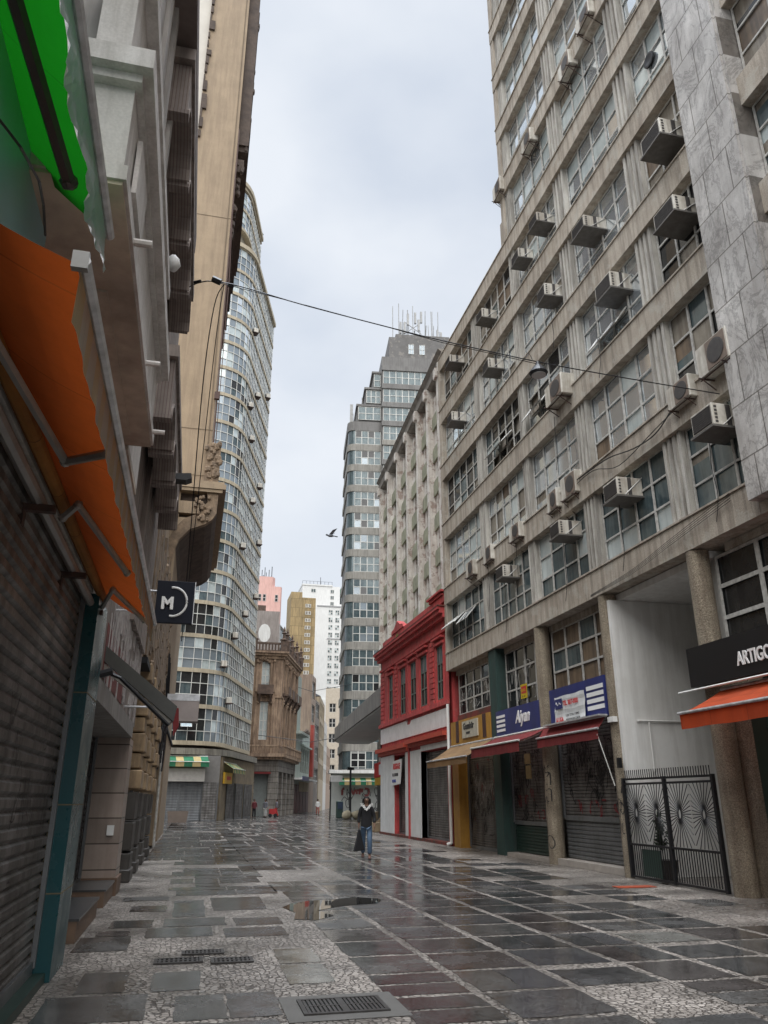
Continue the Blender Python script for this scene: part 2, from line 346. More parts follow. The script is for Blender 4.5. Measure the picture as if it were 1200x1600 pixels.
# ---------------------------------------------------------------- ground
def mosaic_mat():
    m = bpy.data.materials.new('stone_mosaic'); m.use_nodes = True; t = m.node_tree; n = t.nodes; L = t.links; b = n['Principled BSDF']
    geo = n.new('ShaderNodeNewGeometry'); P = geo.outputs['Position']
    v = n.new('ShaderNodeTexVoronoi'); v.feature = 'DISTANCE_TO_EDGE'; v.inputs['Scale'].default_value = 17; v.inputs['Randomness'].default_value = .75; L.new(P, v.inputs['Vector'])
    v2 = n.new('ShaderNodeTexVoronoi'); v2.inputs['Scale'].default_value = 17; v2.inputs['Randomness'].default_value = .75; L.new(P, v2.inputs['Vector'])
    cr = n.new('ShaderNodeValToRGB'); e = cr.color_ramp.elements; e[0].color = (.20, .175, .15, 1); e[1].color = (.44, .395, .35, 1); L.new(v2.outputs['Color'], cr.inputs[0])
    jr = n.new('ShaderNodeMapRange'); jr.inputs[1].default_value = .035; jr.inputs[2].default_value = .12; L.new(v.outputs[0], jr.inputs[0])
    mj = n.new('ShaderNodeMixRGB'); mj.inputs[1].default_value = (.06, .05, .042, 1); L.new(jr.outputs[0], mj.inputs[0]); L.new(cr.outputs[0], mj.inputs[2])
    ns = n.new('ShaderNodeTexNoise'); ns.inputs['Scale'].default_value = .8; ns.inputs['Detail'].default_value = 7; L.new(P, ns.inputs['Vector'])
    nr = n.new('ShaderNodeMapRange'); nr.inputs[1].default_value = .38; nr.inputs[2].default_value = .60; nr.inputs[3].default_value = 1; nr.inputs[4].default_value = .55; L.new(ns.outputs[0], nr.inputs[0])
    mm = n.new('ShaderNodeMixRGB'); mm.blend_type = 'MULTIPLY'; mm.inputs[0].default_value = 1; L.new(mj.outputs[0], mm.inputs[1]); L.new(nr.outputs[0], mm.inputs[2]); L.new(mm.outputs[0], b.inputs['Base Color'])
    rr = n.new('ShaderNodeMapRange'); rr.inputs[1].default_value = .35; rr.inputs[2].default_value = .65; rr.inputs[3].default_value = .55; rr.inputs[4].default_value = .25; L.new(ns.outputs[0], rr.inputs[0]); L.new(rr.outputs[0], b.inputs['Roughness'])
    bp = n.new('ShaderNodeBump'); bp.inputs['Strength'].default_value = .7; bp.inputs['Distance'].default_value = .012; L.new(jr.outputs[0], bp.inputs['Height']); L.new(bp.outputs[0], b.inputs['Normal'])
    return m
MOS = mosaic_mat()
def slab_mat(name, c1, c2, wet=.5):
    m = bpy.data.materials.new(name); m.use_nodes = True; t = m.node_tree; n = t.nodes; L = t.links; b = n['Principled BSDF']
    geo = n.new('ShaderNodeNewGeometry'); P = geo.outputs['Position']
    a = n.new('ShaderNodeTexNoise'); a.inputs['Scale'].default_value = 2.2; a.inputs['Detail'].default_value = 8; a.inputs['Roughness'].default_value = .65; L.new(P, a.inputs['Vector'])
    r = n.new('ShaderNodeMapRange'); r.inputs[1].default_value = .3; r.inputs[2].default_value = .7; L.new(a.outputs[0], r.inputs[0])
    f = n.new('ShaderNodeTexNoise'); f.inputs['Scale'].default_value = 55; f.inputs['Detail'].default_value = 3; L.new(P, f.inputs['Vector'])
    fr_ = n.new('ShaderNodeMapRange'); fr_.inputs[1].default_value = .38; fr_.inputs[2].default_value = .62; fr_.inputs[3].default_value = .55; fr_.inputs[4].default_value = 1.5; L.new(f.outputs[0], fr_.inputs[0])
    mx_ = n.new('ShaderNodeMixRGB'); mx_.inputs[1].default_value = (*c1, 1); mx_.inputs[2].default_value = (*c2, 1); L.new(r.outputs[0], mx_.inputs[0])
    mm = n.new('ShaderNodeMixRGB'); mm.blend_type = 'MULTIPLY'; mm.inputs[0].default_value = 1; L.new(mx_.outputs[0], mm.inputs[1]); L.new(fr_.outputs[0], mm.inputs[2]); L.new(mm.outputs[0], b.inputs['Base Color'])
    g_ = n.new('ShaderNodeTexNoise'); g_.inputs['Scale'].default_value = .55; g_.inputs['Detail'].default_value = 6; g_.inputs['Roughness'].default_value = .7; L.new(P, g_.inputs['Vector'])
    rr = n.new('ShaderNodeMapRange'); rr.inputs[1].default_value = .36; rr.inputs[2].default_value = .56; rr.inputs[3].default_value = .42; rr.inputs[4].default_value = .07; L.new(g_.outputs[0], rr.inputs[0]); L.new(rr.outputs[0], b.inputs['Roughness'])
    bp = n.new('ShaderNodeBump'); bp.inputs['Strength'].default_value = .22; bp.inputs['Distance'].default_value = .004; L.new(f.outputs[0], bp.inputs['Height']); L.new(bp.outputs[0], b.inputs['Normal'])
    return m
SL = [slab_mat('slab_charcoal', (.066, .065, .064), (.030, .030, .029)), slab_mat('slab_grey', (.090, .087, .082), (.042, .040, .038)), slab_mat('slab_reddish', (.064, .056, .053), (.034, .030, .028)), slab_mat('slab_pale', (.15, .145, .13), (.08, .078, .07)), slab_mat('slab_cracked', (.035, .035, .038), (.085, .083, .08))]
g = MB(); g.face([(-900, -900, 0), (900, -900, 0), (900, 900, 0), (-900, 900, 0)])
tag(g.build('ground', mat('distant_ground', (.10, .10, .10), .7), recalc=False), kind='structure')
g = MB(); g.face([(-30, -14, .004), (60, -14, .004), (60, 150, .004), (-30, 150, .004)])
tag(g.build('pavement', MOS, recalc=False), kind='structure')
rnd = random.Random(7)
g = MB()
def slab(x0, x1, y0, y1, m, sh=0.0, z=.008):
    near_ = y0 < 24; a_ = .011; n = 6 if near_ else 1; P = []
    for (px0, py0), (px1, py1) in zip(((x0, y0), (x1, y0), (x1, y1), (x0, y1)), ((x1, y0), (x1, y1), (x0, y1), (x0, y0))):
        for k in range(n):
            chip = .03 if near_ and rnd.random() < .04 else 0; cx_, cy_ = (x0+x1)/2, (y0+y1)/2
            x_, y_ = px0+(px1-px0)*k/n, py0+(py1-py0)*k/n; x_ += (cx_-x_)*chip*1.5; y_ += (cy_-y_)*chip*1.5
            P.append((x_+rnd.uniform(-a_, a_), y_+rnd.uniform(-a_, a_), z))
    g.face(P, m)
GRATES = [(-.22, .28, 9.38, 9.66), (.36, .80, 9.28, 9.56), (.06, .52, 9.84, 10.08), (1.02, 1.72, 7.02, 7.52)]
PUD = (1.5, 3.3, 12.0, 14.7)
def clash(x0, x1, y0, y1, boxes): return any(x0 < b[1] and x1 > b[0] and y0 < b[3] and y1 > b[2] for b in boxes)
def pickslab(warm=.3):
    r = rnd.random(); return 2 if r < warm*.35 else (0 if r < .58 else (1 if r < .86 else (4 if r < .95 else 3)))
# right-hand field: regular grid of dark slabs with thin joints
XR = [1.75, 2.62, 3.57, 4.52, 5.34, 6.30, 7.22, 8.16, 8.98]
y = -1.0; row = 0
jit = [0]*9
while y < 62:
    h = .94
    if y > 15 and row % 3 == 0: jit = [0]+[rnd.uniform(-.34, .34)*min(1, (y-14)/8) for _ in range(7)]+[0]
    if y > 22: h = rnd.choice([.6, .94, .94, 1.3])
    for i in range(len(XR) - 1):
        x0, x1 = XR[i] + jit[i] + .05, XR[i+1] + jit[i+1] - .05
        if y > 15 and i == 0: x0 = 1.70
        if XR[i] == 1.75 and y < 15: x0 = 1.82
        if XR[i] == 4.52: x1 -= .0
        wide = (int(y / 3.8) * 13 + i * 7) % 9
        edge = XR[i] > 7.1 + .7*math.sin(y*.5) and y < 40
        if edge and rnd.random() < (.95 if i >= 7 else .5): continue
        if not edge and rnd.random() < .035: continue
        if 17 < y < 20.5 and 1.5 < x0 < 3.5: continue
        yy0, yy1 = y + .045, y + h - .045
        if wide == 0: yy1 -= .16
        if rnd.random() < .16: slab(x0, (x0+x1)/2 - .006, yy0, yy1, pickslab()); slab((x0+x1)/2 + .006, x1, yy0, yy1, pickslab())
        elif rnd.random() < .2: slab(x0, x1, yy0, (yy0+yy1)/2-.03, pickslab()); slab(x0, x1, (yy0+yy1)/2+.03, yy1, pickslab())
        else: slab(x0, x1, yy0, yy1, pickslab())
    y += h; row += 1
# left-hand zone: looser slabs floating in the mosaic
near = [(-1.05, -.21, 7.2, 8.1, 1), (.02, .43, 7.1, 7.93, 1), (.45, .87, 7.1, 7.93, 0), (-.2, .24, 8.15, 8.98, 1), (-.85, -.43, 8.2, 9.1, 1), (1.05, 1.48, 8.17, 9.08, 3), (1.06, 1.5, 9.15, 10.0, 3), (-1.15, -.55, 10.3, 11.3, 1), (-1.0, -.6, 11.35, 11.75, 2), (-.4, .43, 11.1, 11.9, 4), (.58, 1.36, 10.95, 11.7, 4), (-.2, .64, 12.0, 12.75, 4), (.75, 1.4, 11.9, 12.6, 4), (-.9, -.35, 12.0, 12.7, 1), (-.1, .38, 12.9, 14.9, 4), (.5, 1.33, 13.5, 15.2, 4), (-.75, -.2, 13.6, 14.3, 2), (-1.0, -.3, 6.1, 7.05, 1), (-.1, .8, 6.1, 7.0, 0), (-.95, -.2, 15.0, 15.6, 1)]
for x0, x1, y0, y1, m in near: slab(x0, x1, y0, y1, m)
y = 15.6
while y < 62:
    h = rnd.choice([.62, .9, .9, 1.15]) ; x = -1.1
    while x < 1.7:
        wd = rnd.choice([.5, .85, .85, 1.1]); 
        if x + wd > 1.78: wd = 1.74 - x
        if wd > .25 and not (x < -.6 and y < 24) and rnd.random() > .10: slab(x+.012, x+wd-.014, y+.03, y+h-.03, pickslab(.12))
        x += wd
    y += h
# wide junction beyond the narrow street
y = 44.0
while y < 150:
    h = .94 if y < 90 else 1.3; x = -26.0 if y > 62 else -9
    while x < 45:
        inside = (-1.1 < x < 8.9) and y < 62
        if not inside and rnd.random() > .14:
            wd = rnd.choice([.9, 1.3, 1.8]); slab(x+.05, x+wd-.05, y+.05, y+h-.05, pickslab(.12))
            x += wd
        else: x += .9
    y += h
tag(g.build('paving_slabs', SL, recalc=False), kind='structure')
# puddle
g = MB(); pr = random.Random(3); pts = []
for px_, py_ in [(1.62, 12.3), (1.9, 12.1), (2.2, 12.55), (2.1, 13.1), (2.55, 13.6), (3.1, 13.75), (3.35, 14.3), (2.95, 14.75), (2.5, 14.4), (2.1, 14.35), (1.75, 14.1), (1.55, 13.6), (1.72, 13.0)]: pts.append((px_+pr.uniform(-.04, .04), py_+pr.uniform(-.04, .04), .012))
g.face(pts)
WATER = mat('rain_water', (.018, .017, .015), .015, na=.1, spec=1.0)
tag(g.build('puddle', WATER, recalc=False), kind='structure')
# drain covers
IRON = mat('cast_iron', (.075, .073, .07), .45, metal=.4, col2=(.025, .02, .018), ns=14)
VOID = mat('drain_void', (.004, .004, .004), .9, na=.1)
def grate(x0, x1, y0, y1, label, nb=9, two=False):
    t = thing('drain_grate', label, 'drain grate', ((x0+x1)/2, (y0+y1)/2, 0))
    f = MB(); e = .035
    f.box(x0, x1, y0, y0+e, .009, .022); f.box(x0, x1, y1-e, y1, .009, .022); f.box(x0, x0+e, y0+e, y1-e, .009, .022); f.box(x1-e, x1, y0+e, y1-e, .009, .022)
    if two: f.box((x0+x1)/2-.03, (x0+x1)/2+.03, y0+e, y1-e, .009, .022)
    f.build('frame', IRON, t)
    b_ = MB(); b_.box(x0+e, x1-e, y0+e, y1-e, .005, .0105, 1)
    n = nb*2 if two else nb
    for k in range(n):
        x = x0+e+(x1-x0-2*e)*(k+.5)/n; b_.box(x-.011, x+.011, y0+e, y1-e, .0108, .019, 0)
    b_.box(x0+e, x1-e, (y0+y1)/2-.012, (y0+y1)/2+.012, .0108, .0205, 0)
    b_.build('bars', [IRON, VOID], t)
grate(*GRATES[0][:4], 'iron drain grate set in the mosaic, leftmost of the three small ones')
grate(*GRATES[1][:4], 'iron drain grate in the mosaic, right-hand one of the three small ones', 8)
grate(*GRATES[2][:4], 'iron drain grate in the mosaic, rearmost of the three small ones')
grate(*GRATES[3][:4], 'large double iron drain grate in a concrete surround at the bottom edge', 9, True)
g = MB(); g.box(.88, 1.86, 6.85, 7.68, .0085, .0088); tag(g.build('concrete_surround', mat('drain_concrete', (.12, .115, .105), .6, ns=4)), 'grey concrete slab around the large double drain grate', 'concrete slab')
g = MB(); g.box(8.2, 9.0, 14.95, 15.25, .0085, .02); tag(g.build('drain_cover', mat('orange_paint_floor', (.42, .07, .02), .5, col2=(.2, .05, .03), ns=9)), 'orange painted cover strip in the pavement before the sunburst gate', 'drain cover')
# ---------------------------------------------------------------- right-hand office building
F = Fr(9.5, 0, 0, 1)
OB = thing('office_building', 'tall grey concrete office building with gridded windows and many air conditioners', 'building', (9.5, 10, 0))
ZB = [6.35, 9.0, 11.75, 14.4, 17.1, 19.75, 22.5, 25.2, 27.85, 30.5, 33.2, 35.9]
b = MB(F)
b.box(-12, 21.2, -11, -.36, 6.35, 38.6); b.box(21.2, 29.3, -11, -.36, 6.35, 20.55); b.box(21.2, 22.6, -6, -.5, 20.55, 22.6)
b.box(16.98, 29.3, -11, -1.3, 0, 6.35); b.box(-12, 12.98, -11, -1.3, 0, 6.35)
b.box(21.0, 21.3, -.36, .0, 20.6, 38.6); b.box(29.1, 29.36, -.36, .02, 6.4, 20.5)
b.box(16.99, 29.3, -1.3, -.36, 6.18, 6.34); b.box(-12, 12.54, -1.3, -.36, 6.18, 6.34)
b.build('wall', CONC, OB)
for i, z in enumerate(ZB):
    b = MB(F); end = 29.33 if i < 6 else 21.28
    b.box(-12, 9.52, -.34, .02, z, z+.7); b.box(10.96, end, -.34, .03, z, z+.7 if i else z+.72)
    if i == 0: b.box(9.52, 10.96, -.34, .02, z, z+.22)
    # thin drip ledge
    b.box(10.96, end, .03, .065, z+.66, z+.70)
    b.build('spandrel_band', CONC, OB)
for a0, a1 in [(13.0, 13.65), (16.75, 17.4), (20.6, 21.05), (24.5, 25.1), (5.2, 5.8), (1.3, 1.9)]:
    top = 38.5 if a0 < 21 else 19.76
    b = MB(F); b.box(a0, a1, -.34, -.11, 7.06, top)
    k = 4; wd = (a1-a0)/(2*k-1)
    for q in range(k): b.box(a0+2*q*wd, a0+(2*q+1)*wd, -.11, -.055, 7.06, top)
    b.build('pilaster', CONC2, OB)
b = MB(F); b.box(9.54, 10.94, -.34, .26, 6.58, 38.6); b.box(9.5, 9.54, -.34, .2, 6.58, 38.6); b.build('marble_panel', MARBLE, OB)
BAYS = [(10.97, 12.98, 3), (13.67, 16.73, 4), (17.42, 20.58, 4), (21.27, 24.48, 5), (25.12, 29.08, 5), (5.82, 9.48, 4), (1.92, 5.18, 4)]
# pane recipe per (floor, bay): 0 clear 1 frosted 2 teal 3 dark 4 boarded, also painted brown reflections 5 curtain
REC = {(0, 0): '222225', (0, 1): '2222221', (0, 2): '22221', (0, 3): '2222', (0, 4): '2212', (1, 0): '35532', (1, 1): '0040015', (1, 2): '00000', (1, 3): '00015', (1, 4): '01103',  # brown panes in the second bay paint reflections into clear glass
       (2, 0): '33332', (2, 1): '0000', (2, 2): '0030', (2, 3): '3323', (2, 4): '3332', (3, 0): '5455', (3, 1): '0000', (3, 2): '0000', (3, 3): '0100', (3, 4): '0001', (4, 0): '1100', (4, 1): '1100', (4, 2): '0001'}
wr = random.Random(21)
for i in range(len(ZB)):
    for j, (a0, a1, c) in enumerate(BAYS):
        if j in (3, 4) and i > 4: continue
        if j == 6 and i > 3: continue
        z0 = ZB[i] + .7; z1 = ZB[i+1] if i+1 < len(ZB) else 38.5
        rec = REC.get((i, j), '100' if j < 3 else '44253')
        base = wr.choice(rec)
        pk = lambda p, q, rec=rec: int(wr.choice(rec))
        skip = None
        if (i, j) in ((2, 3), (2, 2)): skip = {(1, 0), (2, 1), (0, 1), (3, 0)} if j == 3 else {(3, 1)}
        window(F, a0, a1, z0, z1, c, 3, -.24, pk, OB, rnd=wr, skip=skip, fw=.03, curt=.13)
# top-hinged sashes pushed open
def sash(fr, a0, a1, z1, h, ang, m, parent, d=-.18, hinge='top', label=None):
    b_ = MB(fr); dz, dd = -h*math.cos(R(ang)), h*math.sin(R(ang))
    b_.face([(a0, d, z1), (a1, d, z1), (a1, d+dd, z1+dz), (a0, d+dd, z1+dz)])
    o = b_.build('open_sash', m, parent, recalc=False)
    e = MB(fr); r_ = .018
    for p, q in (((a0, d, z1), (a1, d, z1)), ((a1, d, z1), (a1, d+dd, z1+dz)), ((a1, d+dd, z1+dz), (a0, d+dd, z1+dz)), ((a0, d+dd, z1+dz), (a0, d, z1))): e.tube([p, q], r_, n=4)
    e.build('frame', FRAMEM, o)
for a0, a1 in ((28.2, 29.0), (27.4, 28.15)): sash(F, a0, a1, 8.35, .62, 48, G_FROST, OB)
sash(F, 26.2, 27.3, 8.3, .65, 40, G_SKY, OB)
for a0, a1, z in ((14.5, 15.2, 13.2), (15.25, 15.95, 13.2)): sash(F, a0, a1, z, .62, 35, G_SKY, OB)
sash(F, 22.0, 23.6, 13.4, .6, 42, G_DARK, OB); sash(F, 18.9, 20.4, 13.35, .6, 35, G_DARK, OB)
# exhaust fan let into a pane
b = MB(F); b.lathe((12.2, -.2, 18.9), [(.2, 0), (.2, .04), (.15, .045), (.05, .03)], 14, ax='d'); b.build('exhaust_fan', BLACKM, OB)
# ground floor
for a in (13.17, 16.9, 20.8):
    b = MB(F); b.lathe((a, -.18, 0), [(.22, 0), (.22, 6.33)], 22); b.build('column', ROUGHC, OB, smooth=False)
b = MB(F); b.box(24.2, 24.85, -.6, -.04, 0, 6.34); b.build('column', GREENC, OB)
b = MB(F); b.box(28.35, 29.05, -.6, -.02, 0, 3.5); b.build('side_panel', YEL, OB)
cb_ = lambda ac: (lambda a, d, z: F(a, -.18+math.sqrt(max(.0, .0486-(a-ac)**2))+d, z))
b = MB(cb_(20.8)); strokes(b, 5, 20.62, 20.9, .4, 2.5, .004, 14, .22, .02); b.build('graffiti', SPRAY, OB, recalc=False)
b = MB(cb_(16.9)); strokes(b, 9, 16.72, 17.0, .9, 2.2, .004, 9, .2, .018); b.build('graffiti', SPRAY, OB, recalc=False)
# mezzanine glazing
mz = random.Random(4)
window(F, 17.1, 20.6, 4.42, 6.17, 4, 3, -.42, lambda p, q: 4 if mz.random() < .8 else 2, OB, rnd=mz, fw=.035)
window(F, 21.0, 24.18, 4.28, 6.17, 4, 3, -.42, lambda p, q: 3, OB, rnd=mz)
window(F, 24.88, 29.05, 4.65, 6.17, 5, 3, -.42, lambda p, q: 3, OB, rnd=mz)
window(F, 8.0, 12.93, 4.3, 6.17, 4, 3, -.42, lambda p, q: 3, OB, rnd=mz, fw=.05)
b = MB(F); strokes(b, 11, 21.2, 23.9, 4.5, 5.7, -.38, 12, .45, .03); b.build('graffiti', SPRAYW, OB, recalc=False)
b = MB(F); strokes(b, 12, 25.2, 28.9, 4.8, 5.6, -.38, 16, .4, .03); b.build('graffiti', SPRAYW, OB, recalc=False)
b = MB(F); b.box(24.86, 29.05, -.6, -.3, 4.36, 4.63); b.build('lintel', REDDK, OB)
# shutters and thresholds
def graf(seed, a0, a1, z0, z1, n, size, m, par, wd=.035, d=-.376): 
    q = MB(F); strokes(q, seed, a0, a1, z0, z1, d, n, size, wd); q.build('graffiti', m, par, recalc=False)
s1 = shutter(F, 17.1, 20.6, 1.15, 3.5, -.44, SHUT, OB); graf(31, 17.2, 20.5, 1.5, 3.1, 60, .34, SPRAY, s1, d=-.414); graf(32, 17.3, 19.8, 1.2, 1.6, 10, .2, SPRAYR, s1, d=-.413)
shutter(F, 17.1, 20.6, .17, 1.15, -.44, SHUT2, OB, pitch=.1, rails=False, label='pale steel lower part of the shutter')
s2 = shutter(F, 21.02, 24.15, .95, 3.5, -.44, SHUT, OB); graf(33, 21.1, 24.0, 1.0, 3.0, 55, .34, SPRAY, s2, d=-.414); graf(34, 21.2, 23.9, 1.1, 1.9, 8, .3, SPRAYR, s2, d=-.413)
shutter(F, 21.02, 24.15, .12, .95, -.44, SHUTG, OB, rails=False, label='dark green lower part of the shutter')
s3 = shutter(F, 24.9, 28.3, .05, 3.5, -.44, SHUT, OB, pitch=.075); graf(35, 25, 28.2, .5, 2.9, 40, .34, SPRAY, s3, d=-.414); graf(36, 25.3, 28, .9, 2.9, 7, .35, SPRAYR, s3, d=-.413)
graf(37, 25.1, 28.0, 1.2, 2.4, 20, .3, SPRAYW, s3, .025, d=-.412)
shutter(F, 7.8, 12.1, .05, 3.5, -.62, SHUT2, OB, pitch=.1)
b = MB(F); b.box(12.12, 12.5, -1.29, -.3, 0, 3.55); b.build('side_panel', SHUTG, OB)
b = MB(F); b.box(12.51, 13.09, -1.29, -.36, 0, 4.3); b.build('side_wall', ROUGHC, OB)
b = MB(F); b.box(20.85, 24.18, -.6, -.1, .008, .11); b.box(17.1, 20.58, -.6, -.08, .008, .16); b.build('threshold', mat('marble_step', (.42, .38, .34), .5, col2=(.28, .25, .22), ns=4), OB)
b = MB(F); b.box(16.98, 29.05, -1.29, -.5, 3.51, 4.27); b.box(-12, 12.95, -1.29, -.7, 3.51, 4.28); b.build('bulkhead', DARKIN, OB)
# passage
b = MB(F); b.box(16.62, 16.8, -6, -.06, .01, 6.17); b.box(13.1, 13.26, -6, -.5, .01, 6.17); b.box(13.27, 16.61, -6.2, -6, .01, 6.17); b.box(13.0, 16.9, -6.2, -.34, 6.18, 6.33)
b.build('passage_wall', WHITE, OB)
b = MB(F); b.tube([(16.58, -.45, 3.32), (16.58, -5.9, 3.32)], .025); b.tube([(16.58, -.75, 3.3), (16.58, -.75, 2.2)], .02); b.build('conduit', WHITE, OB)
b = MB(F); b.box(16.7, 16.95, -.02, .1, 3.3, 3.42); b.build('bracket_lamp', WHITE, OB)
b = MB(F)
for k in range(4): b = MB(F); b.tube(smooth([(11.6, .09, 7.0-.05*k), (13.6, .09, 6.74-.04*k), (15.2, .09, 6.52-.03*k), (17.2, .09, 6.42-.015*k)]), .006, n=4); b.build('cable', BLACKM, OB)
b = MB(F); b.tube(smooth([(12.9, .1, 9.45), (13.6, .1, 9.2), (14.5, .1, 9.25), (15.6, .1, 9.5), (16.6, .1, 9.58), (17.4, .1, 9.62)]), .016, n=5); b.build('cable', BLACKM, OB); b = MB(F); b.tube(smooth([(12.7, .1, 9.4), (13.6, .1, 9.3), (15.2, .1, 9.12), (16.4, .1, 9.5), (17.5, .1, 9.5)]), .011, n=5); b.build('cable', BLACKM, OB)
for a_, z_ in ((11.9, 8.2), (15.4, 8.2), (18.4, 8.2), (22.7, 8.2), (17.9, 15.6), (18.3, 12.0), (21.6, 9.2), (15.5, 13.4), (24.1, 9.2)): b = MB(F); b.tube(smooth([(a_, .1, z_), (a_+.12, .05, z_-.5), (a_+.03, .08, z_-1.1), (a_+.2, .07, z_-1.6)]), .008, n=4); b.build('cable', BLACKM, OB)
# gate
GT = thing('metal_gate', 'black iron gate with four sunburst panels in front of the white passage', 'gate', (9.45, 14.77, 0))
b = MB(F)
for a in (13.42, 15.04, 16.66): b.box(a-.035, a+.035, -.02, .05, .03, 2.06)
for z in (.06, .70, 1.93, 2.03): b.box(13.46, 16.62, -.012, .034, z-.02, z+.022)
b.build('frame', BLACKM, GT)
b = MB(F); k = 0
while k < 38:
    a = 13.5+k*.083; k += 1
    b.box(a-.010, a+.010, 0, .014, .09, .68); b.box(a-.007, a+.007, 0, .014, 2.05, 2.22)
b.build('bars', BLACKM, GT)
for c in (13.83, 14.62, 15.45, 16.24):
    b = MB(F); x0, x1, y0, y1, cz = c-.37, c+.37, .73, 1.91, 1.34
    for q in range(32):
        t = 2*math.pi*q/32; ux, uz = math.cos(t), math.sin(t)
        L_ = min((x1-c)/abs(ux) if abs(ux) > 1e-6 else 9, ((y1-cz) if uz > 0 else (cz-y0))/abs(uz) if abs(uz) > 1e-6 else 9)
        b.tube([(c+ux*.055, .012, cz+uz*.09), (c+ux*L_, .012, cz+uz*L_)], .0095, n=4)
    for q in range(18): 
        t, t2 = 2*math.pi*q/18, 2*math.pi*(q+1)/18
        b.tube([(c+.055*math.cos(t), .015, cz+.09*math.sin(t)), (c+.055*math.cos(t2), .015, cz+.09*math.sin(t2))], .012, n=4)
    b.build('sunburst_panel', BLACKM, GT)
b = MB(F); b.box(15.5, 16.2, -.02, .01, .1, .62); b.build('letter_panel', SHUTG, GT)
# signs
def panel(name, label, a0, a1, d0, d1, z0, z1, m, cat='sign'):
    t = thing(name, label, cat, F((a0+a1)/2, d0, z0)); q = MB(F); q.box(a0, a1, d0, d1, z0, z1); q.build('board', m, t); return t
t = panel('shop_sign', 'black shop sign with white capital letters above the orange awning', 7.5, 13.33, .02, .27, 3.62, 4.36, BLACKP)
textmesh(F, 'ARTIGOS', 11.88, .275, 3.82, .33, LETW, t, bold=.006, flip=True, sx=.73)
b = MB(F); b.tube([(6, .3, 3.56), (13.7, .3, 3.56)], .022); b.build('rail', WHITE, t)
t = panel('shop_sign', 'blue shop sign reading Aiyan with four white stripes on its left', 20.83, 24.19, -.03, .05, 3.48, 4.27, BLUE)
textmesh(F, 'Aiyan', 22.55, .055, 3.78, .50, LETW, t, shear=.28, bold=.012, flip=True, sx=.92)
b = MB(F)
for k in range(4): b.box(23.42, 24.12, .051, .06, 3.62+k*.14, 3.70+k*.14)
b.build('stripes', LETW, t)
t = panel('shop_sign', 'blue shop sign with four white stripes on its right, half under a banner', 17.02, 20.08, -.02, .06, 3.48, 4.42, BLUE)
b = MB(F)
for k in range(4): b.box(17.08, 17.92, .061, .07, 3.66+k*.16, 3.76+k*.16)
b.build('stripes', LETW, t)
for a0_, a1_, z0_, z1_, lab_ in ((22.7, 23.15, 2.62, 2.92, 'upper faded yellow poster pasted on the shutter below the Aiyan awning'), (22.68, 23.1, 2.2, 2.58, 'lower faded yellow poster pasted on the shutter below the Aiyan awning')):
    b = MB(F); b.box(a0_, a1_, -.41, -.405, z0_, z1_); tag(b.build('poster', mat('faded_yellow_paper', (.34, .27, .11), .8, col2=(.18, .14, .07), ns=6)), lab_, 'poster')
b = MB(F); b.box(16.62, 16.72, .02, .1, 2.28, 2.5); tag(b.build('wall_box', BLACKP), 'small black box fixed to the rough column left of the gate', 'box')
BN = thing('banner', 'white for-rent banner with red telephone number tied over the blue sign', 'banner', F(18.9, .1, 3.5))
b = MB(F); NA = 14; NZ = 8
for i in range(NA):
    for j in range(NZ):
        def w_(p, q): return (17.98+1.72*p/NA, .10+.012*math.sin(p*1.3+q*.8)+.008*math.sin(q*1.9), 3.46+.72*q/NZ+.01*math.sin(p*.9))
        b.face([w_(i, j), w_(i+1, j), w_(i+1, j+1), w_(i, j+1)])
b.build('cloth', mat('banner_cloth', (.62, .63, .62), .7, na=.2), BN, recalc=False, smooth=True)
textmesh(F, 'TEL. 3817-0000', 19.14, .13, 3.92, .17, LETR, BN, flip=True, bold=.006, sx=.78, thick=.002)
textmesh(F, 'ALUGA', 19.62, .13, 3.52, .17, LETR, BN, flip=True, bold=.006, sx=.8, thick=.002)
textmesh(F, 'LOJA TOTAL / 100M2', 19.02, .13, 3.63, .085, LETK, BN, flip=True, sx=.95, thick=.002)
textmesh(F, 'WWW.IMOVEIS.COM.BR', 19.02, .13, 3.53, .07, LETK, BN, flip=True, sx=1.02, thick=.002)
b = MB(F); b.box(19.2, 19.62, .124, .128, 3.86, 4.12); b.build('logo', BLUE, BN)
b = MB(F); b.tube([(19.58-.03*k, .132, 3.99+.06*math.sin(k*1.1)*(1-k/16)) for k in range(12)], .006, n=4); b.build('logo', LETW, BN)
t = panel('shop_sign', 'yellow shop fascia with dark vertical strips beside the green column', 24.9, 29.05, -.06, -.0, 3.48, 4.35, YEL)
for a_ in (25.25, 28.1): b = MB(F); b.box(a_, a_+.3, .0, .02, 3.58, 4.34); b.build('dark_strip', mat('brown_strip', (.06, .025, .02), .6), t)
b = MB(F); b.box(26.0, 27.6, .0, .05, 3.68, 4.26); b.build('name_board', mat('cream_board', (.50, .47, .38), .6, streak=.2), t)
textmesh(F, 'Gozebür', 27.45, .056, 3.98, .30, LETK, t, flip=True, bold=.012, sx=1.05, thick=.004); b = MB(F); b.box(26.75, 27.15, .051, .056, 3.8, 3.88); b.build('lettering', LETK, t)
t = panel('notice', 'small yellow notice with red box stuck on the dark upper window', 22.5, 22.98, -.36, -.35, 4.55, 4.98, mat('yellow_notice', (.65, .48, .02), .6), 'notice')
b = MB(F); b.box(22.55, 22.93, -.349, -.346, 4.70, 4.92); b.build('print', LETR, t); textmesh(F, 'ALUGA', 22.91, -.344, 4.76, .12, mat('yellow_notice'  , (1,1,1)), t, flip=True, thick=.001, sx=.75)
textmesh(F, 'TEL. 3817', 22.91, -.344, 4.59, .07, LETK, t, flip=True, thick=.001)
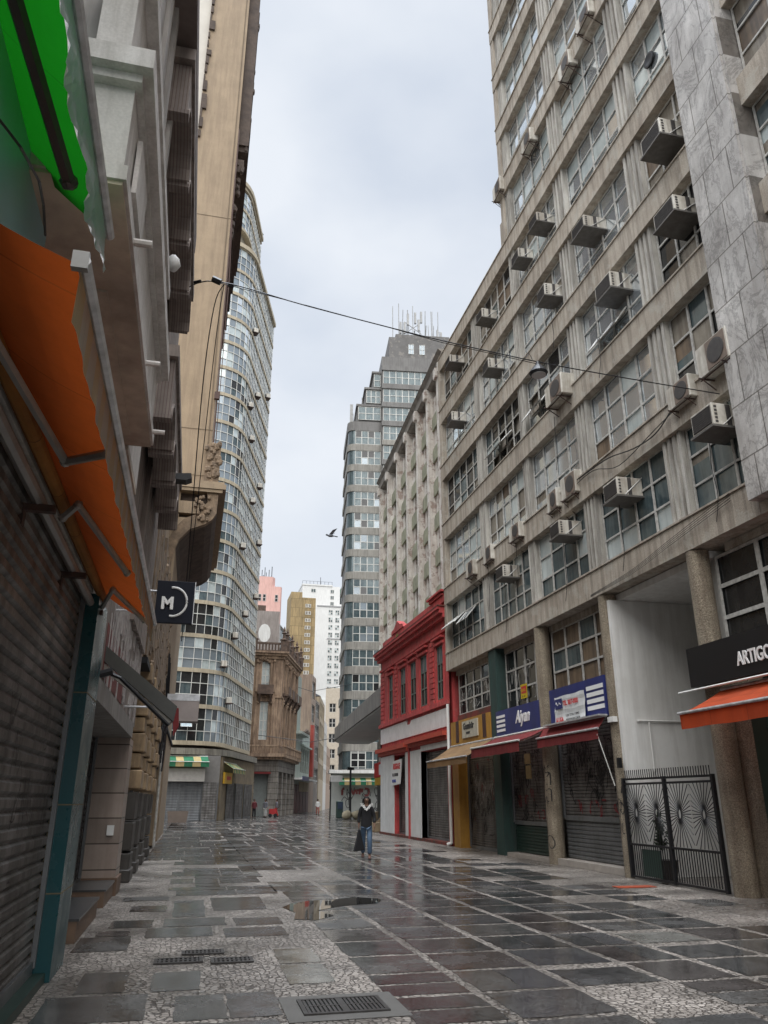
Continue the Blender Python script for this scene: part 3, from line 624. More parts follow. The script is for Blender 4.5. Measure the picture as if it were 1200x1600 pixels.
# ---------------------------------------------------------------- awnings
def fabric(name, c, c2=None, tr=.35, **k): return mat(name, c, .85, col2=c2 or tuple(x*.75 for x in c), ns=1.1, na=.6, bricks=(.95, 9, .007, (.35, .35, .35), 'YX'), trans=(tuple(min(1, x*1.3) for x in c), tr), streak=.35, scol=tuple(x*.45 for x in c), bump=.25, bs=5, **k)
def awning(label, fr, a0, a1, dw, zw, df, zf, val, m, mv, seed=0, bar=STEEL, arms=True, vstripes=0, scallop=0, skew=0.0, folds=.012, stripes=None, vin=0.0, crumple=0):
    t = thing('awning', label, 'awning', fr((a0+a1)/2, dw, zw)); rn = random.Random(seed)
    b_ = MB(fr); NA = max(8, int((a1-a0)*5)); NB = 6; ph = [rn.uniform(0, 6) for _ in range(3)]
    def P(i, j):
        u_, v_ = i/NA, j/NB; s = math.sin(math.pi*v_)
        return (a0+(a1-a0)*u_+skew*v_, dw+(df-dw)*v_, zw+(zf-zw)*v_-.03*s+folds*s*(math.sin(u_*17+ph[0])+math.sin(u_*39+v_*4+ph[1]))*.6)
    for i in range(NA):
        for j in range(NB): b_.face([P(i, j), P(i+1, j), P(i+1, j+1), P(i, j+1)], (int(i*stripes/NA) % 2) if stripes else 0)
    b_.build('canopy', m, t, smooth=not stripes, recalc=False)
    v = MB(fr); NV = max(NA*3, int((a1-a0)/.28*9)) if scallop else NA*3
    for i in range(NV):
        def Q(i_, lo):
            u_ = i_/NV; bot = zf-val+(scallop*abs(math.sin(u_*(a1-a0)*math.pi/.28)) if scallop else .006*math.sin(u_*31))
            wob = (.005*math.sin(u_*(a1-a0)*13+ph[2])+.003*math.sin(u_*(a1-a0)*29)) if lo else 0
            return (a0+(a1-a0)*u_+skew, df+(wob-vin if lo else 0), bot if lo else zf)
        v.face([Q(i, 1), Q(i+1, 1), Q(i+1, 0), Q(i, 0)], (int(i*(stripes or vstripes)/NV) % 2) if (stripes or vstripes) else 0)
    if crumple:
        v = MB(fr); NV, NH = 60, 9; cr_ = random.Random(5); off = {(i, j): cr_.uniform(-1, 1)*crumple*(j/NH) for i in range(NV+1) for j in range(NH+1)}
        for i in range(NV):
            for j in range(NH):
                def W(i_, j_): u_ = i_/NV; return (a0+(a1-a0)*u_, df+off[(i_, j_)]+.02*math.sin(u_*23+j_*.5)*(j_/NH), zf-val*(j_/NH)*(1+.05*math.sin(u_*9)+.02*math.sin(u_*31)))
                v.face([W(i, j), W(i+1, j), W(i+1, j+1), W(i, j+1)])
    v.build('valance', mv, t, smooth=not stripes, recalc=False)
    q = MB(fr); q.tube([(a0+skew-.03, df+.01, zf+.005), (a1+skew+.03, df+.01, zf+.005)], .028, n=8); q.build('front_bar', bar, t)
    q = MB(fr); q.tube([(a0, dw-.02, zw+.02), (a1, dw-.02, zw+.02)], .04, n=8); q.build('roller', bar, t)
    if arms:
        for a in (a0+.35, a1-.35):
            q = MB(fr); am = a+(.35 if a < (a0+a1)/2 else -.35)*min(1, (df-dw)); q.tube([(a, dw, zw-.1), (am, (dw+df)/2, (zw+zf)/2-.12), (a+skew, df-.02, zf-.02)], .016, n=5); q.build('arm', bar, t)
    return t
ORA = fabric('fabric_orange', (.62, .085, .015), tr=.3); REDF = fabric('fabric_maroon', (.26, .035, .035), tr=.25); TANF = fabric('fabric_tan', (.42, .27, .13), (.25, .15, .08))
awning('bright orange awning with grey front bar below the black sign', F, 6.5, 12.75, .05, 3.5, .98, 3.06, .27, ORA, ORA, 1)
awning('faded maroon awning folded close to the wall between two rough columns', F, 17.05, 20.5, .10, 3.45, .32, 3.17, .24, REDF, REDF, 2, arms=False)
q = MB(F); q.box(16.98, 20.1, .07, .3, 3.46, 3.5)
tag(q.build('metal_flashing', STEEL), 'grey metal ledge between the banner sign and the folded maroon awning', 'ledge')
tag(MB(F).tube([(17.1, .32, 3.05), (16.9, .1, 1.9)], .012).build('support_rod', FRAMEW), 'thin white rod hanging from the folded maroon awning', 'rod')
awning('maroon awning with pale front bar hanging below the Aiyan sign', F, 20.5, 24.4, .06, 3.45, .86, 3.13, .29, REDF, REDF, 3, bar=FRAMEW)
awning('dirty tan awning hanging over the yellow shop beside the red building', F, 24.55, 29.0, .06, 3.45, .98, 2.92, .22, TANF, TANF, 4)
# ---------------------------------------------------------------- air conditioners on the office building
def mk_window_ac(label):
    t = thing('window_air_conditioner', label, 'air conditioner', (0, 0, 0), 'boxy window air conditioners on the office building')
    b_ = MB(); b_.box(-.33, .33, 0, .62, -.2, .2); b_.build('casing', ACW, t, bevel=.008)
    g_ = MB(); g_.box(-.29, .29, .62, .632, -.16, .16)
    for k in range(9): g_.box(-.28, .28, .632, .638, -.15+k*.036, -.14+k*.036)
    g_.build('rear_grille', ACG, t)
    for sx in (-1, 1):
        s_ = MB()
        for k in range(5): s_.box(sx*.332-.004, sx*.332+.004, .53, .58, -.16+k*.068, -.12+k*.068)
        s_.box(sx*.332-.004, sx*.332+.004, .27, .36, -.19, .19); s_.build('side_vent', ACG, t)
    q_ = MB(); q_.box(-.36, .36, -.05, .66, -.245, -.205); q_.build('shelf', mat('grey_tray', (.13, .125, .115), .6, col2=(.07, .062, .055), ns=8), t)
    q_ = MB(); q_.tube([(.34, -.05, .25), (.34, .45, -.2)], .012, n=4); q_.tube([(-.34, -.05, .25), (-.34, .45, -.2)], .012, n=4); q_.build('strut', FRAMEM, t)
    return t
def mk_condenser(label):
    t = thing('air_conditioner_unit', label, 'air conditioner', (0, 0, 0), 'split air conditioner condensers on the office building')
    b_ = MB(); b_.box(-.38, .38, .12, .42, -.26, .28); b_.build('casing', ACW, t, bevel=.012)
    g_ = MB(); g_.box(-.34, .12, .42, .432, -.23, .25)
    g_.build('fan_grille', ACB, t)
    g_ = MB(); g_.lathe((-.11, .433, .01), [(.2, 0), (.2, .008), (.17, .01), (.04, .01)], 16, ax='d'); g_.build('fan', ACG, t)
    q_ = MB()
    for a in (-.28, .28): q_.tube([(a, 0, -.29), (a, .5, -.29)], .018, n=4); q_.tube([(a, 0, -.62), (a, .42, -.31)], .014, n=4)
    q_.tube([(-.36, .16, -.285), (.36, .16, -.285)], .014, n=4); q_.tube([(-.36, .4, -.285), (.36, .4, -.285)], .014, n=4); q_.build('bracket', RUST, t)
    q_ = MB(); q_.tube([(.38, .25, .0), (.48, .22, -.1), (.46, .08, -.3), (.3, .0, -.4)], .014, n=5); q_.build('pipe', BLACKM, t)
    return t
WAC = [(11.75, 15.75, 'boxy window unit beside the marble strip, third floor of units up, beige curtains around it', 1.15), (11.7, 13.55, 'boxy window unit beside the marble strip, over dark panes', 1.15), (15.35, 16.2, 'boxy window unit with a red bar, left of the fluted pilaster nearest the marble', 1),
       (14.6, 13.75, 'boxy window unit above the row of pushed-open sashes', 1.05), (17.95, 15.95, 'boxy window unit with looping wire, directly above the hanging street lamp', 1.0), (18.1, 18.75, 'boxy window unit with white rails, below the four split condensers', .95), (19.75, 18.7, 'boxy window unit nearest the left edge of the taller block', .95),
       (23.1, 18.6, 'boxy window unit just under the roof edge of the lower block', .95), (26.8, 18.85, 'boxy window unit at the far roof corner, next to the white finned building', .95), (22.75, 16.25, 'boxy window unit under the overhead cable on the lower block', 1), (26.85, 16.2, 'boxy window unit at the far left edge, second from the roof', 1),
       (15.2, 8.45, 'boxy window unit on the lowest window row, above the white passage', 1), (18.2, 8.47, 'boxy window unit on the lowest window row, above the brown boarded window', 1), (22.5, 8.47, 'boxy window unit on the lowest window row, above the green column', 1), (11.55, 8.45, 'boxy window unit on the lowest window row, beside the marble strip', 1.05)]
fc = math.pi/2
p0 = None
def place(proto, i, lst, mk):
    a, z, lab, sc = lst
    x, y_, z_ = F(a, -.24, z)
    if proto is None: t = mk(lab); t.location = (x, y_, z_); t.rotation_euler = (0, 0, fc); t.scale = (sc,)*3; return t
    vr = random.Random(i*7+3); dup(proto, (x, y_, z_), lab, rz=fc+vr.uniform(-.05, .05), scale=(sc*vr.uniform(.88, 1.12), sc*vr.uniform(.88, 1.1), sc*vr.uniform(.85, 1.12))); return proto
for i, l in enumerate(WAC): p0 = place(p0, i, l, mk_window_ac)
CON = [(11.2, 9.75, 'large split condenser on a rusty bracket against the marble strip', 1.25), (12.5, 9.6, 'split condenser with a brown grille, just left of the largest one', 1.05), (17.75, 12.5, 'very tall white condenser beside the hanging street lamp', 1.3), (17.75, 9.6, 'right-hand condenser of the close pair below the bright windows', 1.05),
       (18.75, 9.55, 'left-hand condenser of the close pair below the bright windows', 1.0), (21.45, 9.5, 'white condenser with brown grille, middle of the lower block', 1.05), (24.0, 9.55, 'white condenser, second from the far end of the second band', 1.05), (25.7, 9.5, 'white condenser nearest the far end of the second band', 1.05),
       (14.25, 22.9, 'highest split condenser near the top edge of the picture', 1), (15.6, 22.6, 'split condenser with a coiled cable, second highest on the tall block', 1.05), (18.5, 22.55, 'split condenser with dangling cables near the corner of the tall block', 1), (21.15, 22.9, 'split condenser jutting past the corner of the tall block against the sky', 1)]
p0 = None
for i, l in enumerate(CON): p0 = place(p0, i, l, mk_condenser)
# ---------------------------------------------------------------- generic buildings
def wins_part(fr, parent, ops, d, cols, rows, pick, fm=None, fw=.04, label=None, rnd_=random):
    for o in ops: window(fr, o[0], o[1], o[2], o[3], cols, rows, d, pick, parent, fm=fm, fw=fw, rnd=rnd_, tilt=.01)
# red two-storey house
RB = thing('red_building', 'two-storey bright red building with tall windows and a blank white sign band', 'building', (9.6, 35, 0))
FRB = Fr(9.6, 0, 0, 1)
rwin = [(30.1, 31.0), (32.4, 33.5), (34.15, 35.2), (36.0, 37.05), (38.5, 39.4)]
ops = [(a, c, 5.42, 7.6) for a, c in rwin] + [(29.9, 33.6, .02, 3.55), (36.2, 38.3, .02, 3.6)]
b = MB(FRB); facade(b, 29.4, 41.2, 0, 3.7, .35, ops[5:]); facade(b, 29.4, 41.2, 3.7, 9.0, .12, ops[:5]); b.box(29.4, 41.2, -3.4, -.36, 0, 3.7); b.box(29.4, 41.2, -3.4, -.13, 3.7, 9.0); b.box(41.0, 41.2, -3.4, -.0, 0, 9.0)
b.box(29.4, 41.2, -3.3, -.05, 9.0, 9.25)
b.build('wall', RED, RB)
b = MB(FRB); b.box(29.38, 41.3, .0, .2, 8.55, 8.72); b.box(29.38, 41.3, .0, .34, 8.72, 8.88); b.box(29.38, 41.3, .0, .42, 8.88, 8.98); b.box(29.38, 41.2, 0, .10, 8.02, 8.14)
b.box(29.38, 41.25, .0, .12, 5.12, 5.3)
b.build('cornice', RED, RB)
b = MB(FRB); b.box(29.3, 41.3, -.3, .43, 8.985, 9.03); b.build('gutter', REDDK, RB)
b = MB(FRB)
b.box(29.5, 40.6, -.25, .05, 9.26, 9.55)
b.prism([(29.7, 9.56), (29.7, 9.62), (30.1, 9.68), (31.3, 9.68), (31.6, 9.62), (31.6, 9.56)], 'd', -.25, .12)
b.prism([(36.1, 9.56), (36.2, 9.72), (36.7, 9.8), (37.3, 10.08), (37.9, 9.8), (38.4, 9.72), (38.5, 9.56)], 'd', -.25, .1)
b.box(29.6, 31.7, -.28, .2, 9.69, 9.77)
b.build('parapet', RED, RB)
for a0, c in ((31.35, 31.9), (37.6, 38.15), (40.4, 41.1), (33.75, 33.95), (35.4, 35.65)):
    b = MB(FRB)
    if c-a0 > .4:
        for k in range(12): b.box(a0, c, .0, .05, 5.32+k*.22, 5.5+k*.22)
    else: b.box(a0, c, 0, .05, 5.32, 7.98)
    b.build('pilaster', RED, RB)
for a0, c in rwin:
    b = MB(FRB); b.box(a0-.16, a0-.01, .0, .03, 5.32, 7.7); b.box(c+.01, c+.16, 0, .03, 5.32, 7.7); b.box(a0-.2, c+.2, 0, .1, 7.62, 7.72); b.box(a0-.22, c+.22, 0, .18, 7.84, 7.92); b.build('window_surround', RED, RB)
    window(FRB, a0+.02, c-.02, 5.44, 7.58, 2, 3, -.07, lambda p, q: 6 if q == 2 else 3, RB, fm=mat('green_frame', (.10, .13, .11), .6), fw=.04)
b = MB(FRB); b.prism([(29.8, 4.3), (29.8, 5.0), (35.0, 5.0), (35.2, 4.85), (35.8, 4.85), (35.8, 5.05), (41.1, 5.05), (41.1, 4.3)], 'd', .0, .045); b.build('sign_band', mat('white_overpaint', (.68, .67, .66), .7, col2=(.52, .51, .50), ns=3), RB)
b = MB(FRB); b.box(29.5, 35.3, 0, .3, 3.95, 4.12); b.box(29.5, 35.3, 0, .14, 3.8, 3.94); b.box(35.5, 41.3, .0, .3, 3.85, 4.05); b.box(35.5, 41.3, 0, .14, 3.7, 3.84); b.build('string_course', mat('red_trim', (.45, .06, .03), .7), RB)
for q_ in ((33.6, 36.18, -.34, .03, .0, 3.66), (38.32, 41.15, -.34, .03, 0, 3.66), (29.5, 33.59, -.3, .02, 3.56, 3.78)): b = MB(FRB); b.box(*q_); b.build('pier', mat('white_pier', (.74, .75, .74), .7, col2=(.58, .59, .58), ns=2, streak=.1), RB)
b = MB(FRB); b.box(35.3, 35.5, .03, .08, 0, 4.2); b.build('corner_strip', RED, RB)
shutter(FRB, 29.95, 33.55, .12, 3.5, -.3, SHUT, RB, pitch=.09); shutter(FRB, 36.25, 38.25, .12, 3.55, -.3, SHUT, RB, pitch=.09)
b = MB(FRB); b.box(29.45, 41.3, -.3, .06, .0, .11); b.build('plinth', REDDK, RB)
b = MB(FRB); b.tube([(29.42, .08, .1), (29.42, .08, 5.1)], .06, n=8); b.tube([(29.42, .08, .12), (29.5, .22, .06)], .06, n=8); b.build('downpipe', WHITE, RB)
t = thing('rental_sign', 'tilted white for-rent board with red capitals on the red building', 'sign', FRB(37.8, .1, 2.9))
b = MB(FRB); b.prism([(36.9, 2.3), (38.5, 2.25), (38.2, 3.35), (36.6, 3.4)], 'd', .06, .1); b.build('board', LETW, t)
textmesh(FRB, 'ALUGA-SE', 38.15, .105, 2.98, .36, LETR, t, flip=True, bold=.01, sx=.8)
textmesh(FRB, 'TEL. 3817-0000', 38.3, .105, 2.66, .2, LETK, t, flip=True, sx=.85); textmesh(FRB, 'IMOVEIS', 38.35, .105, 2.38, .2, mat('letter_blue', (.05, .08, .3), .5), t, flip=True, sx=1)
b = MB(FRB); b.blob((37.4, -.05, 9.35), (.18, .18, .16), 0, 4, 10); b.blob((37.15, .1, 9.2), (.12, .12, .1), 0, 6, 8)
tag(b.build('weed_plant', mat('weed_leaf', (.16, .20, .04), .8, ns=9)), 'small yellow-green weed sprouting from the red cornice', 'plant')
# ---------------------------------------------------------------- white finned building behind the red house
FINW = mat('peeling_white', (.74, .72, .66), .85, col2=(.48, .43, .38), ns=1.3, streak=.3, scol=(.22, .16, .13), blotch=.7, bcol=(.26, .18, .145), fine=.1)
OLIVE = mat('olive_panel', (.36, .36, .25), .8, col2=(.17, .17, .12), ns=1.5, streak=.3, scol=(.09, .08, .06))
WB = thing('finned_building', 'dirty white building with tall projecting fins rising behind the red building', 'building', (14.4, 43.5, 0))
FW = Fr(14.4-.0506*9, 43.5-.9987*9, 2.9, 1)   # a = 9 at the near reference point
fins = [8.6, 9.7, 12.8, 16.1, 19.8, 23.7, 27.9, 31.9]
b = MB(FW); b.box(8.3, 32.3, -9, -.5, 0, 29.2); b.build('wall', mat('finned_wall', (.34, .33, .29), .85, col2=(.22, .21, .18), ns=2, streak=.4), WB)
for a in fins:
    b = MB(FW); b.box(a-.28, a+.28, -.5, .25, 3, 28.6); b.prism([(a-.28, -.5), (a+.28, -.5), (a+.28, .45), (a-.28, .45)], 'z', 28.6, 29.3)
    b.build('fin', FINW, WB)
FL = 2.48
for k in range(8):
    z = 8.6 + FL*k
    b = MB(FW)
    for a, c in zip(fins, fins[1:]):
        a, c = a+.29, c-.29; m_ = min(.22, (c-a)/3)
        b.prism([(a, z), (c, z), (c, z+.85), (c-m_, z+1.05), (a+m_, z+1.05), (a, z+.85)], 'd', -.49, -.06)
    b.build('spandrel_panel', OLIVE, WB)
wr = random.Random(8)
for a, c in zip(fins, fins[1:]):
    for k in range(8):
        z = 8.6+FL*k+1.06
        if z + 1.4 > 29 or c-a < 2.4: continue
        window(FW, a+.95, c-.95, z, min(z+1.4, 28.9), 2, 2, -.47, lambda p, q: 3 if wr.random() < .6 else (2 if wr.random() < .7 else 1), WB, rnd=wr, fm=mat('dark_frame', (.12, .11, .10), .6))
for a, c in zip(fins[1:], fins[2:]):
    for x0, x1 in ((a+.29, a+.93), (c-.93, c-.29)): b = MB(FW); b.box(x0, x1, -.5, -.2, 3, 28.55); b.build('jamb_panel', FINW, WB)
b = MB(FW); b.prism([(.25, 29.3), (.25, 29.9), (.5, 30.1), (-9, 30.1), (-9, 29.2), (0, 29.2)], 'a', 8.3, 32.4); b.build('parapet', mat('sooty_parapet', (.13, .11, .095), .9, col2=(.26, .24, .21), ns=2, na=.6), WB)
b = MB(FW); b.box(8.5, 11.5, -6.5, -2.9, 30.11, 33.0); b.build('roof_house', OLIVE, WB)
b = MB(FW); b.tube([(9, -4, 33), (9, -4, 35)], .04); b.tube([(12, -1, 30.1), (12, -1, 31.5)], .03); b.build('aerial', BLACKM, WB)
# ---------------------------------------------------------------- grey stepped tower
TGREY = mat('tower_grey', (.20, .195, .185), .85, col2=(.13, .125, .12), ns=.5, streak=.35, scol=(.07, .065, .06))
TBAND = mat('tower_band', (.30, .285, .25), .8, col2=(.20, .19, .17), ns=.6, streak=.3)
TW = thing('stepped_tower', 'tall grey office tower with rounded corner stepped top and aerials', 'building', (22, 93, 0))
FT = Fr(17.2, 93.6, 97, -1)
def rcorner(a0, a1, dback, r=.9, df=0.0):
    pts = [(a1, df), (a1, -dback), (a0, -dback)]
    for k in range(7):
        t = math.pi/2*k/6; pts.append((a0+r-r*math.cos(t), df-r+r*math.sin(t)))
    return pts
b = MB(FT)
b.prism(rcorner(.05, 4.5, 10), 'z', 0, 49.2); b.box(1.2, 4.5, -8, -.12, 49.2, 53.0); b.box(2.3, 4.5, -8, -.2, 53.0, 55.7); b.box(3.4, 4.5, -8, -.3, 55.7, 58.2)
b.box(4.5, 15.5, -10, .6, 0, 60.6)
b.build('wall', TGREY, TW)
b = MB(FT); b.box(5.6, 15, -7, .0, 60.6, 64.3); b.box(6.6, 14.5, -7, -.2, 64.3, 65.0); b.build('machine_room', mat('tower_top', (.16, .155, .15), .9, col2=(.10, .095, .09), ns=.8, blotch=.5, bcol=(.27, .25, .22)), TW)
window(FT, 8.4, 9.2, 61.6, 63.2, 2, 2, .03, lambda p, q: 6, TW, fm=FRAMEW); window(FT, 10.0, 10.8, 61.6, 63.2, 2, 2, .03, lambda p, q: 6, TW, fm=FRAMEW)
tr_ = random.Random(5)
for k in range(-5, 11):
    z = 19.0+3.0*k
    b = MB(FT); b.prism(rcorner(-.12, 4.5, 9.9, 1.0, .12), 'z', z, z+(.95 if k < 10 else 1.35)); b.build('band', TBAND if k < 10 else TGREY, TW)
    if k < 10: window(FT, .95, 4.42, z+.97, z+2.98, 4, 2, .02, lambda p, q: 2 if tr_.random() < .75 else (3 if tr_.random() < .6 else 6), TW, fm=FRAMEW, rnd=tr_, fw=.05)
    if k < 10:   # curved corner panes
        b = MB(FT); pp = rcorner(-.0, 4.5, 9.9, .95, .03)[3:]
        b.sheet(pp, 'z', z+.97, z+2.98); b.build('corner_window', G_TEAL, TW, recalc=False)
for k in range(0, 14):
    z = 20.6+2.9*k
    b = MB(FT); b.box(4.5, 15.6, .6, .85, z, z+.75); b.build('band', TGREY if k != 9 else TBAND, TW)
    if k < 13: window(FT, 4.7, 15.4, z+.8, z+2.85, 12, 2, .64, lambda p, q: 2, TW, fm=FRAMEW, rnd=tr_, fw=.05)
for (a0, a1, z, c) in ((1.3, 4.4, 50.7, 3), (2.4, 4.4, 53.4, 3), (3.45, 4.4, 56.0, 1)):
    window(FT, a0, a1, z, z+2.0, c, 2, .02 if z < 52 else -.08, lambda p, q: 2, TW, fm=FRAMEW, rnd=tr_, fw=.05)
    b = MB(FT); b.box(a0-.3, 4.5, -6, .1, z+2.1, z+2.4); b.build('band', TGREY, TW)
for k in range(30): a = tr_.uniform(6.8, 13.6); h = tr_.choice([1.2, 2, 3, 5.5]); b = MB(FT); b.tube([(a, -1.5-tr_.random()*2, 64.9), (a, -2, 65+h)], .05, n=4); b.build('aerial', mat('aerial_grey', (.35, .35, .34), .6), TW)
for a, h in ((6.3, 9), (7.2, 10), (9.3, 9.5), (12.2, 8.2), (1.9, 3)): b = MB(FT); b.tube([(a, -1.2, 60 if a > 5 else 52.9), (a, -1.2, (65 if a > 5 else 53)+h*.6)], .06, n=5); b.build('aerial', MATS['aerial_grey'], TW)
for a, z in ((8.1, 66), (8.6, 67.5), (9.7, 67.8), (10.2, 66.6), (10.6, 68), (7.5, 66), (13, 65), (13.5, 64.6)): b = MB(FT); b.box(a-.15, a+.15, -1.6, -1.3, z, z+1.9); b.build('antenna_panel', MATS['aerial_grey'], TW)
b = MB(FT); b.tube([(8.1, -1.4, 66), (10.6, -1.4, 68)], .06); b.tube([(8.1, -1.4, 68), (10.6, -1.4, 66)], .06); b.build('cross_brace', MATS['aerial_grey'], TW)
for k in range(5): a = .4+k*.25; b = MB(FT); b.tube([(a, -.8, 50.5), (a, -.8, 52)], .03, n=4); b.build('aerial', MATS['aerial_grey'], TW)
b = MB(FT); b.box(.2, .6, -.9, -.7, 50.6, 53.4); b.build('antenna_panel', MATS['aerial_grey'], TW)
window(FT, .9, 2.7, 5.2, 7.6, 2, 3, .04, lambda p, q: 3, TW, fm=FRAMEW, fw=.06)
# ---------------------------------------------------------------- concrete marquee
MQ = thing('marquee_building', 'low dark building under a long curved concrete marquee beside the grey tower', 'building', (15, 60, 0))
mq = [(9.95, 41.5), (10.9, 54), (11.7, 64), (12.25, 71), (12.75, 73.3), (13.6, 74.6), (14.8, 75.0), (16.2, 74.6), (15.2, 60), (13.6, 41.5)]
b = MB(); b.prism(mq, 'z', 6.62, 7.65); b.build('marquee', [mat('marquee_concrete', (.23, .215, .19), .85, col2=(.13, .12, .11), ns=.8, streak=.5, scol=(.06, .055, .05))], MQ)
b = MB(); b.prism([(x+(.12 if i < 6 else 0), y_-(.1 if i > 4 else 0)) for i, (x, y_) in enumerate(mq)], 'z', 6.56, 6.615); b.build('soffit', mat('pale_soffit', (.50, .49, .47), .8, col2=(.40, .39, .37), ns=1), MQ)
FM = Fr(14.0, 42, 4.6, 1)
DKW = mat('dark_render', (.07, .075, .068), .85, col2=(.045, .048, .044), ns=1)
b = MB(FM); b.box(0, 17.5, -6, 0, 0, 6.55); b.box(17.5, 30, -6, -.0, 4.3, 6.55); b.box(17.5, 18.0, -6, 0, 0, 4.3); b.box(25.5, 30, -6, 0, 0, 4.3); b.build('wall', DKW, MQ)
b = MB(FM); b.box(18, 25.5, -.9, -.3, 0, 4.3); b.build('shop_front', mat('red_shop', (.33, .015, .015), .6, col2=(.22, .012, .012), ns=1), MQ)
b = MB(FM); b.box(24.6, 25.4, -.29, -.2, 0, 2.9); b.build('side_panel', mat('grey_panel', (.12, .12, .11), .7), MQ)
REDS = mat('red_sign', (.58, .02, .015), .5, col2=(.45, .015, .012)); YELS = mat('yellow_sign', (.60, .36, .03), .5, col2=(.5, .28, .02))
t = thing('shop_sign', 'bright red box sign over the yellow board of the far red shop', 'sign', FM(21, .6, 3.5))
b = MB(FM); b.box(18.2, 25.6, .0, .9, 3.35, 4.5); b.build('box', REDS, t); b = MB(FM); b.box(21.6, 22.7, .9, .93, 3.5, 4.3); b.build('lettering', LETW, t)
t = thing('shop_sign', 'yellow board with red stripes below the bright red box sign', 'sign', FM(21, .6, 2.9))
b = MB(FM); b.box(18.2, 25.6, .0, .85, 2.75, 3.34); b.build('board', YELS, t); b = MB(FM); b.box(19, 21.5, .85, .87, 2.86, 2.96); b.box(19, 21.5, .85, .87, 3.08, 3.18); b.build('stripes', REDS, t)
# ---------------------------------------------------------------- shop at the foot of the tower
GS = thing('corner_shop', 'low shop with painted grey front and a white ledge at the foot of the tower', 'building', (18, 89, 0))
FG = Fr(15.4, 90.5, 97, -1)
b = MB(FG); b.box(0, 6.5, -2.5, 0, 0, 4.4); b.build('wall', mat('grey_mural_wall', (.30, .31, .29), .8, col2=(.22, .23, .22), ns=.8), GS)
b = MB(FG); b.box(-.3, 6.6, -2.5, .8, 4.4, 4.75); b.build('ledge', WHITE, GS)
b = MB(FG); strokes(b, 51, 1.0, 6, .3, 2.9, .02, 16, .6, .06); b.build('mural', SPRAY, GS, recalc=False)
b = MB(FG)
strokes(b, 53, 1.2, 5.6, .5, 2.8, .03, 7, .6, .22)
b.build('mural', mat('mural_red', (.22, .06, .06), .8, na=.5, ns=3), GS, recalc=False)
GRNF = fabric('fabric_green', (.03, .20, .10), tr=.2); CRMF = fabric('fabric_cream', (.55, .43, .20), (.42, .32, .15), tr=.2)
awning('far green and yellow striped awning above the painted shop front', FG, .8, 6.2, .05, 3.95, 1.2, 3.55, .4, [GRNF, CRMF], [GRNF, CRMF], 6, bar=FRAMEW, arms=False, stripes=9)
# ---------------------------------------------------------------- curved glass tower
CREAM = mat('cream_band', (.44, .38, .27), .8, col2=(.33, .28, .20), ns=1, streak=.3, scol=(.16, .13, .10))
CT = thing('curved_tower', 'tall curved glass office tower with cream bands on the left side', 'building', (0, 70, 0))
def cpath(p0, p1, c, p2, p3, n0, nc, n1):
    out = []
    for k in range(n0): out.append((p0[0]+(p1[0]-p0[0])*k/n0, p0[1]+(p1[1]-p0[1])*k/n0))
    for k in range(nc): t = k/nc; out.append(tuple((1-t)**2*p1[i]+2*t*(1-t)*c[i]+t*t*p2[i] for i in (0, 1)))
    for k in range(n1+1): out.append((p2[0]+(p3[0]-p2[0])*k/n1, p2[1]+(p3[1]-p2[1])*k/n1))
    return out
PT = cpath((-5.2, 68.2), (-.6, 68.9), (1.7, 69.25), (2.45, 71.6), (5.55, 83.4), 5, 6, 15)
PU = cpath((-5.2, 68.2), (-1.6, 68.75), (.9, 69.1), (1.6, 72.0), (3.1, 78.6), 4, 6, 9)
def offset(path, d):
    o = []
    for i, p in enumerate(path):
        a, c = path[max(0, i-1)], path[min(len(path)-1, i+1)]; tx, ty = c[0]-a[0], c[1]-a[1]; L = math.hypot(tx, ty); o.append((p[0]+ty/L*d, p[1]-tx/L*d))
    return o
def ring(mb, path, d0, d1, z0, z1): A, B = offset(path, d1), offset(path, d0); mb.prism(A+B[::-1], 'z', z0, z1)
back = [(-8, 90), (-12, 90)]
b = MB(); b.prism(offset(PT, -.45)+[(3, 90), (-14, 90), (-14, 68)], 'z', 5.9, 57.2); b.prism(offset(PU, -.45)+[(0, 86), (-14, 86), (-14, 68)], 'z', 57.2, 66); b.prism(offset(PT, -1.6)+[(3, 90), (-14, 90), (-14, 69.5)], 'z', 0, 5.9)
b.build('wall', mat('tower_cream_wall', (.33, .29, .22), .85, streak=.3), CT)
ct = random.Random(17)
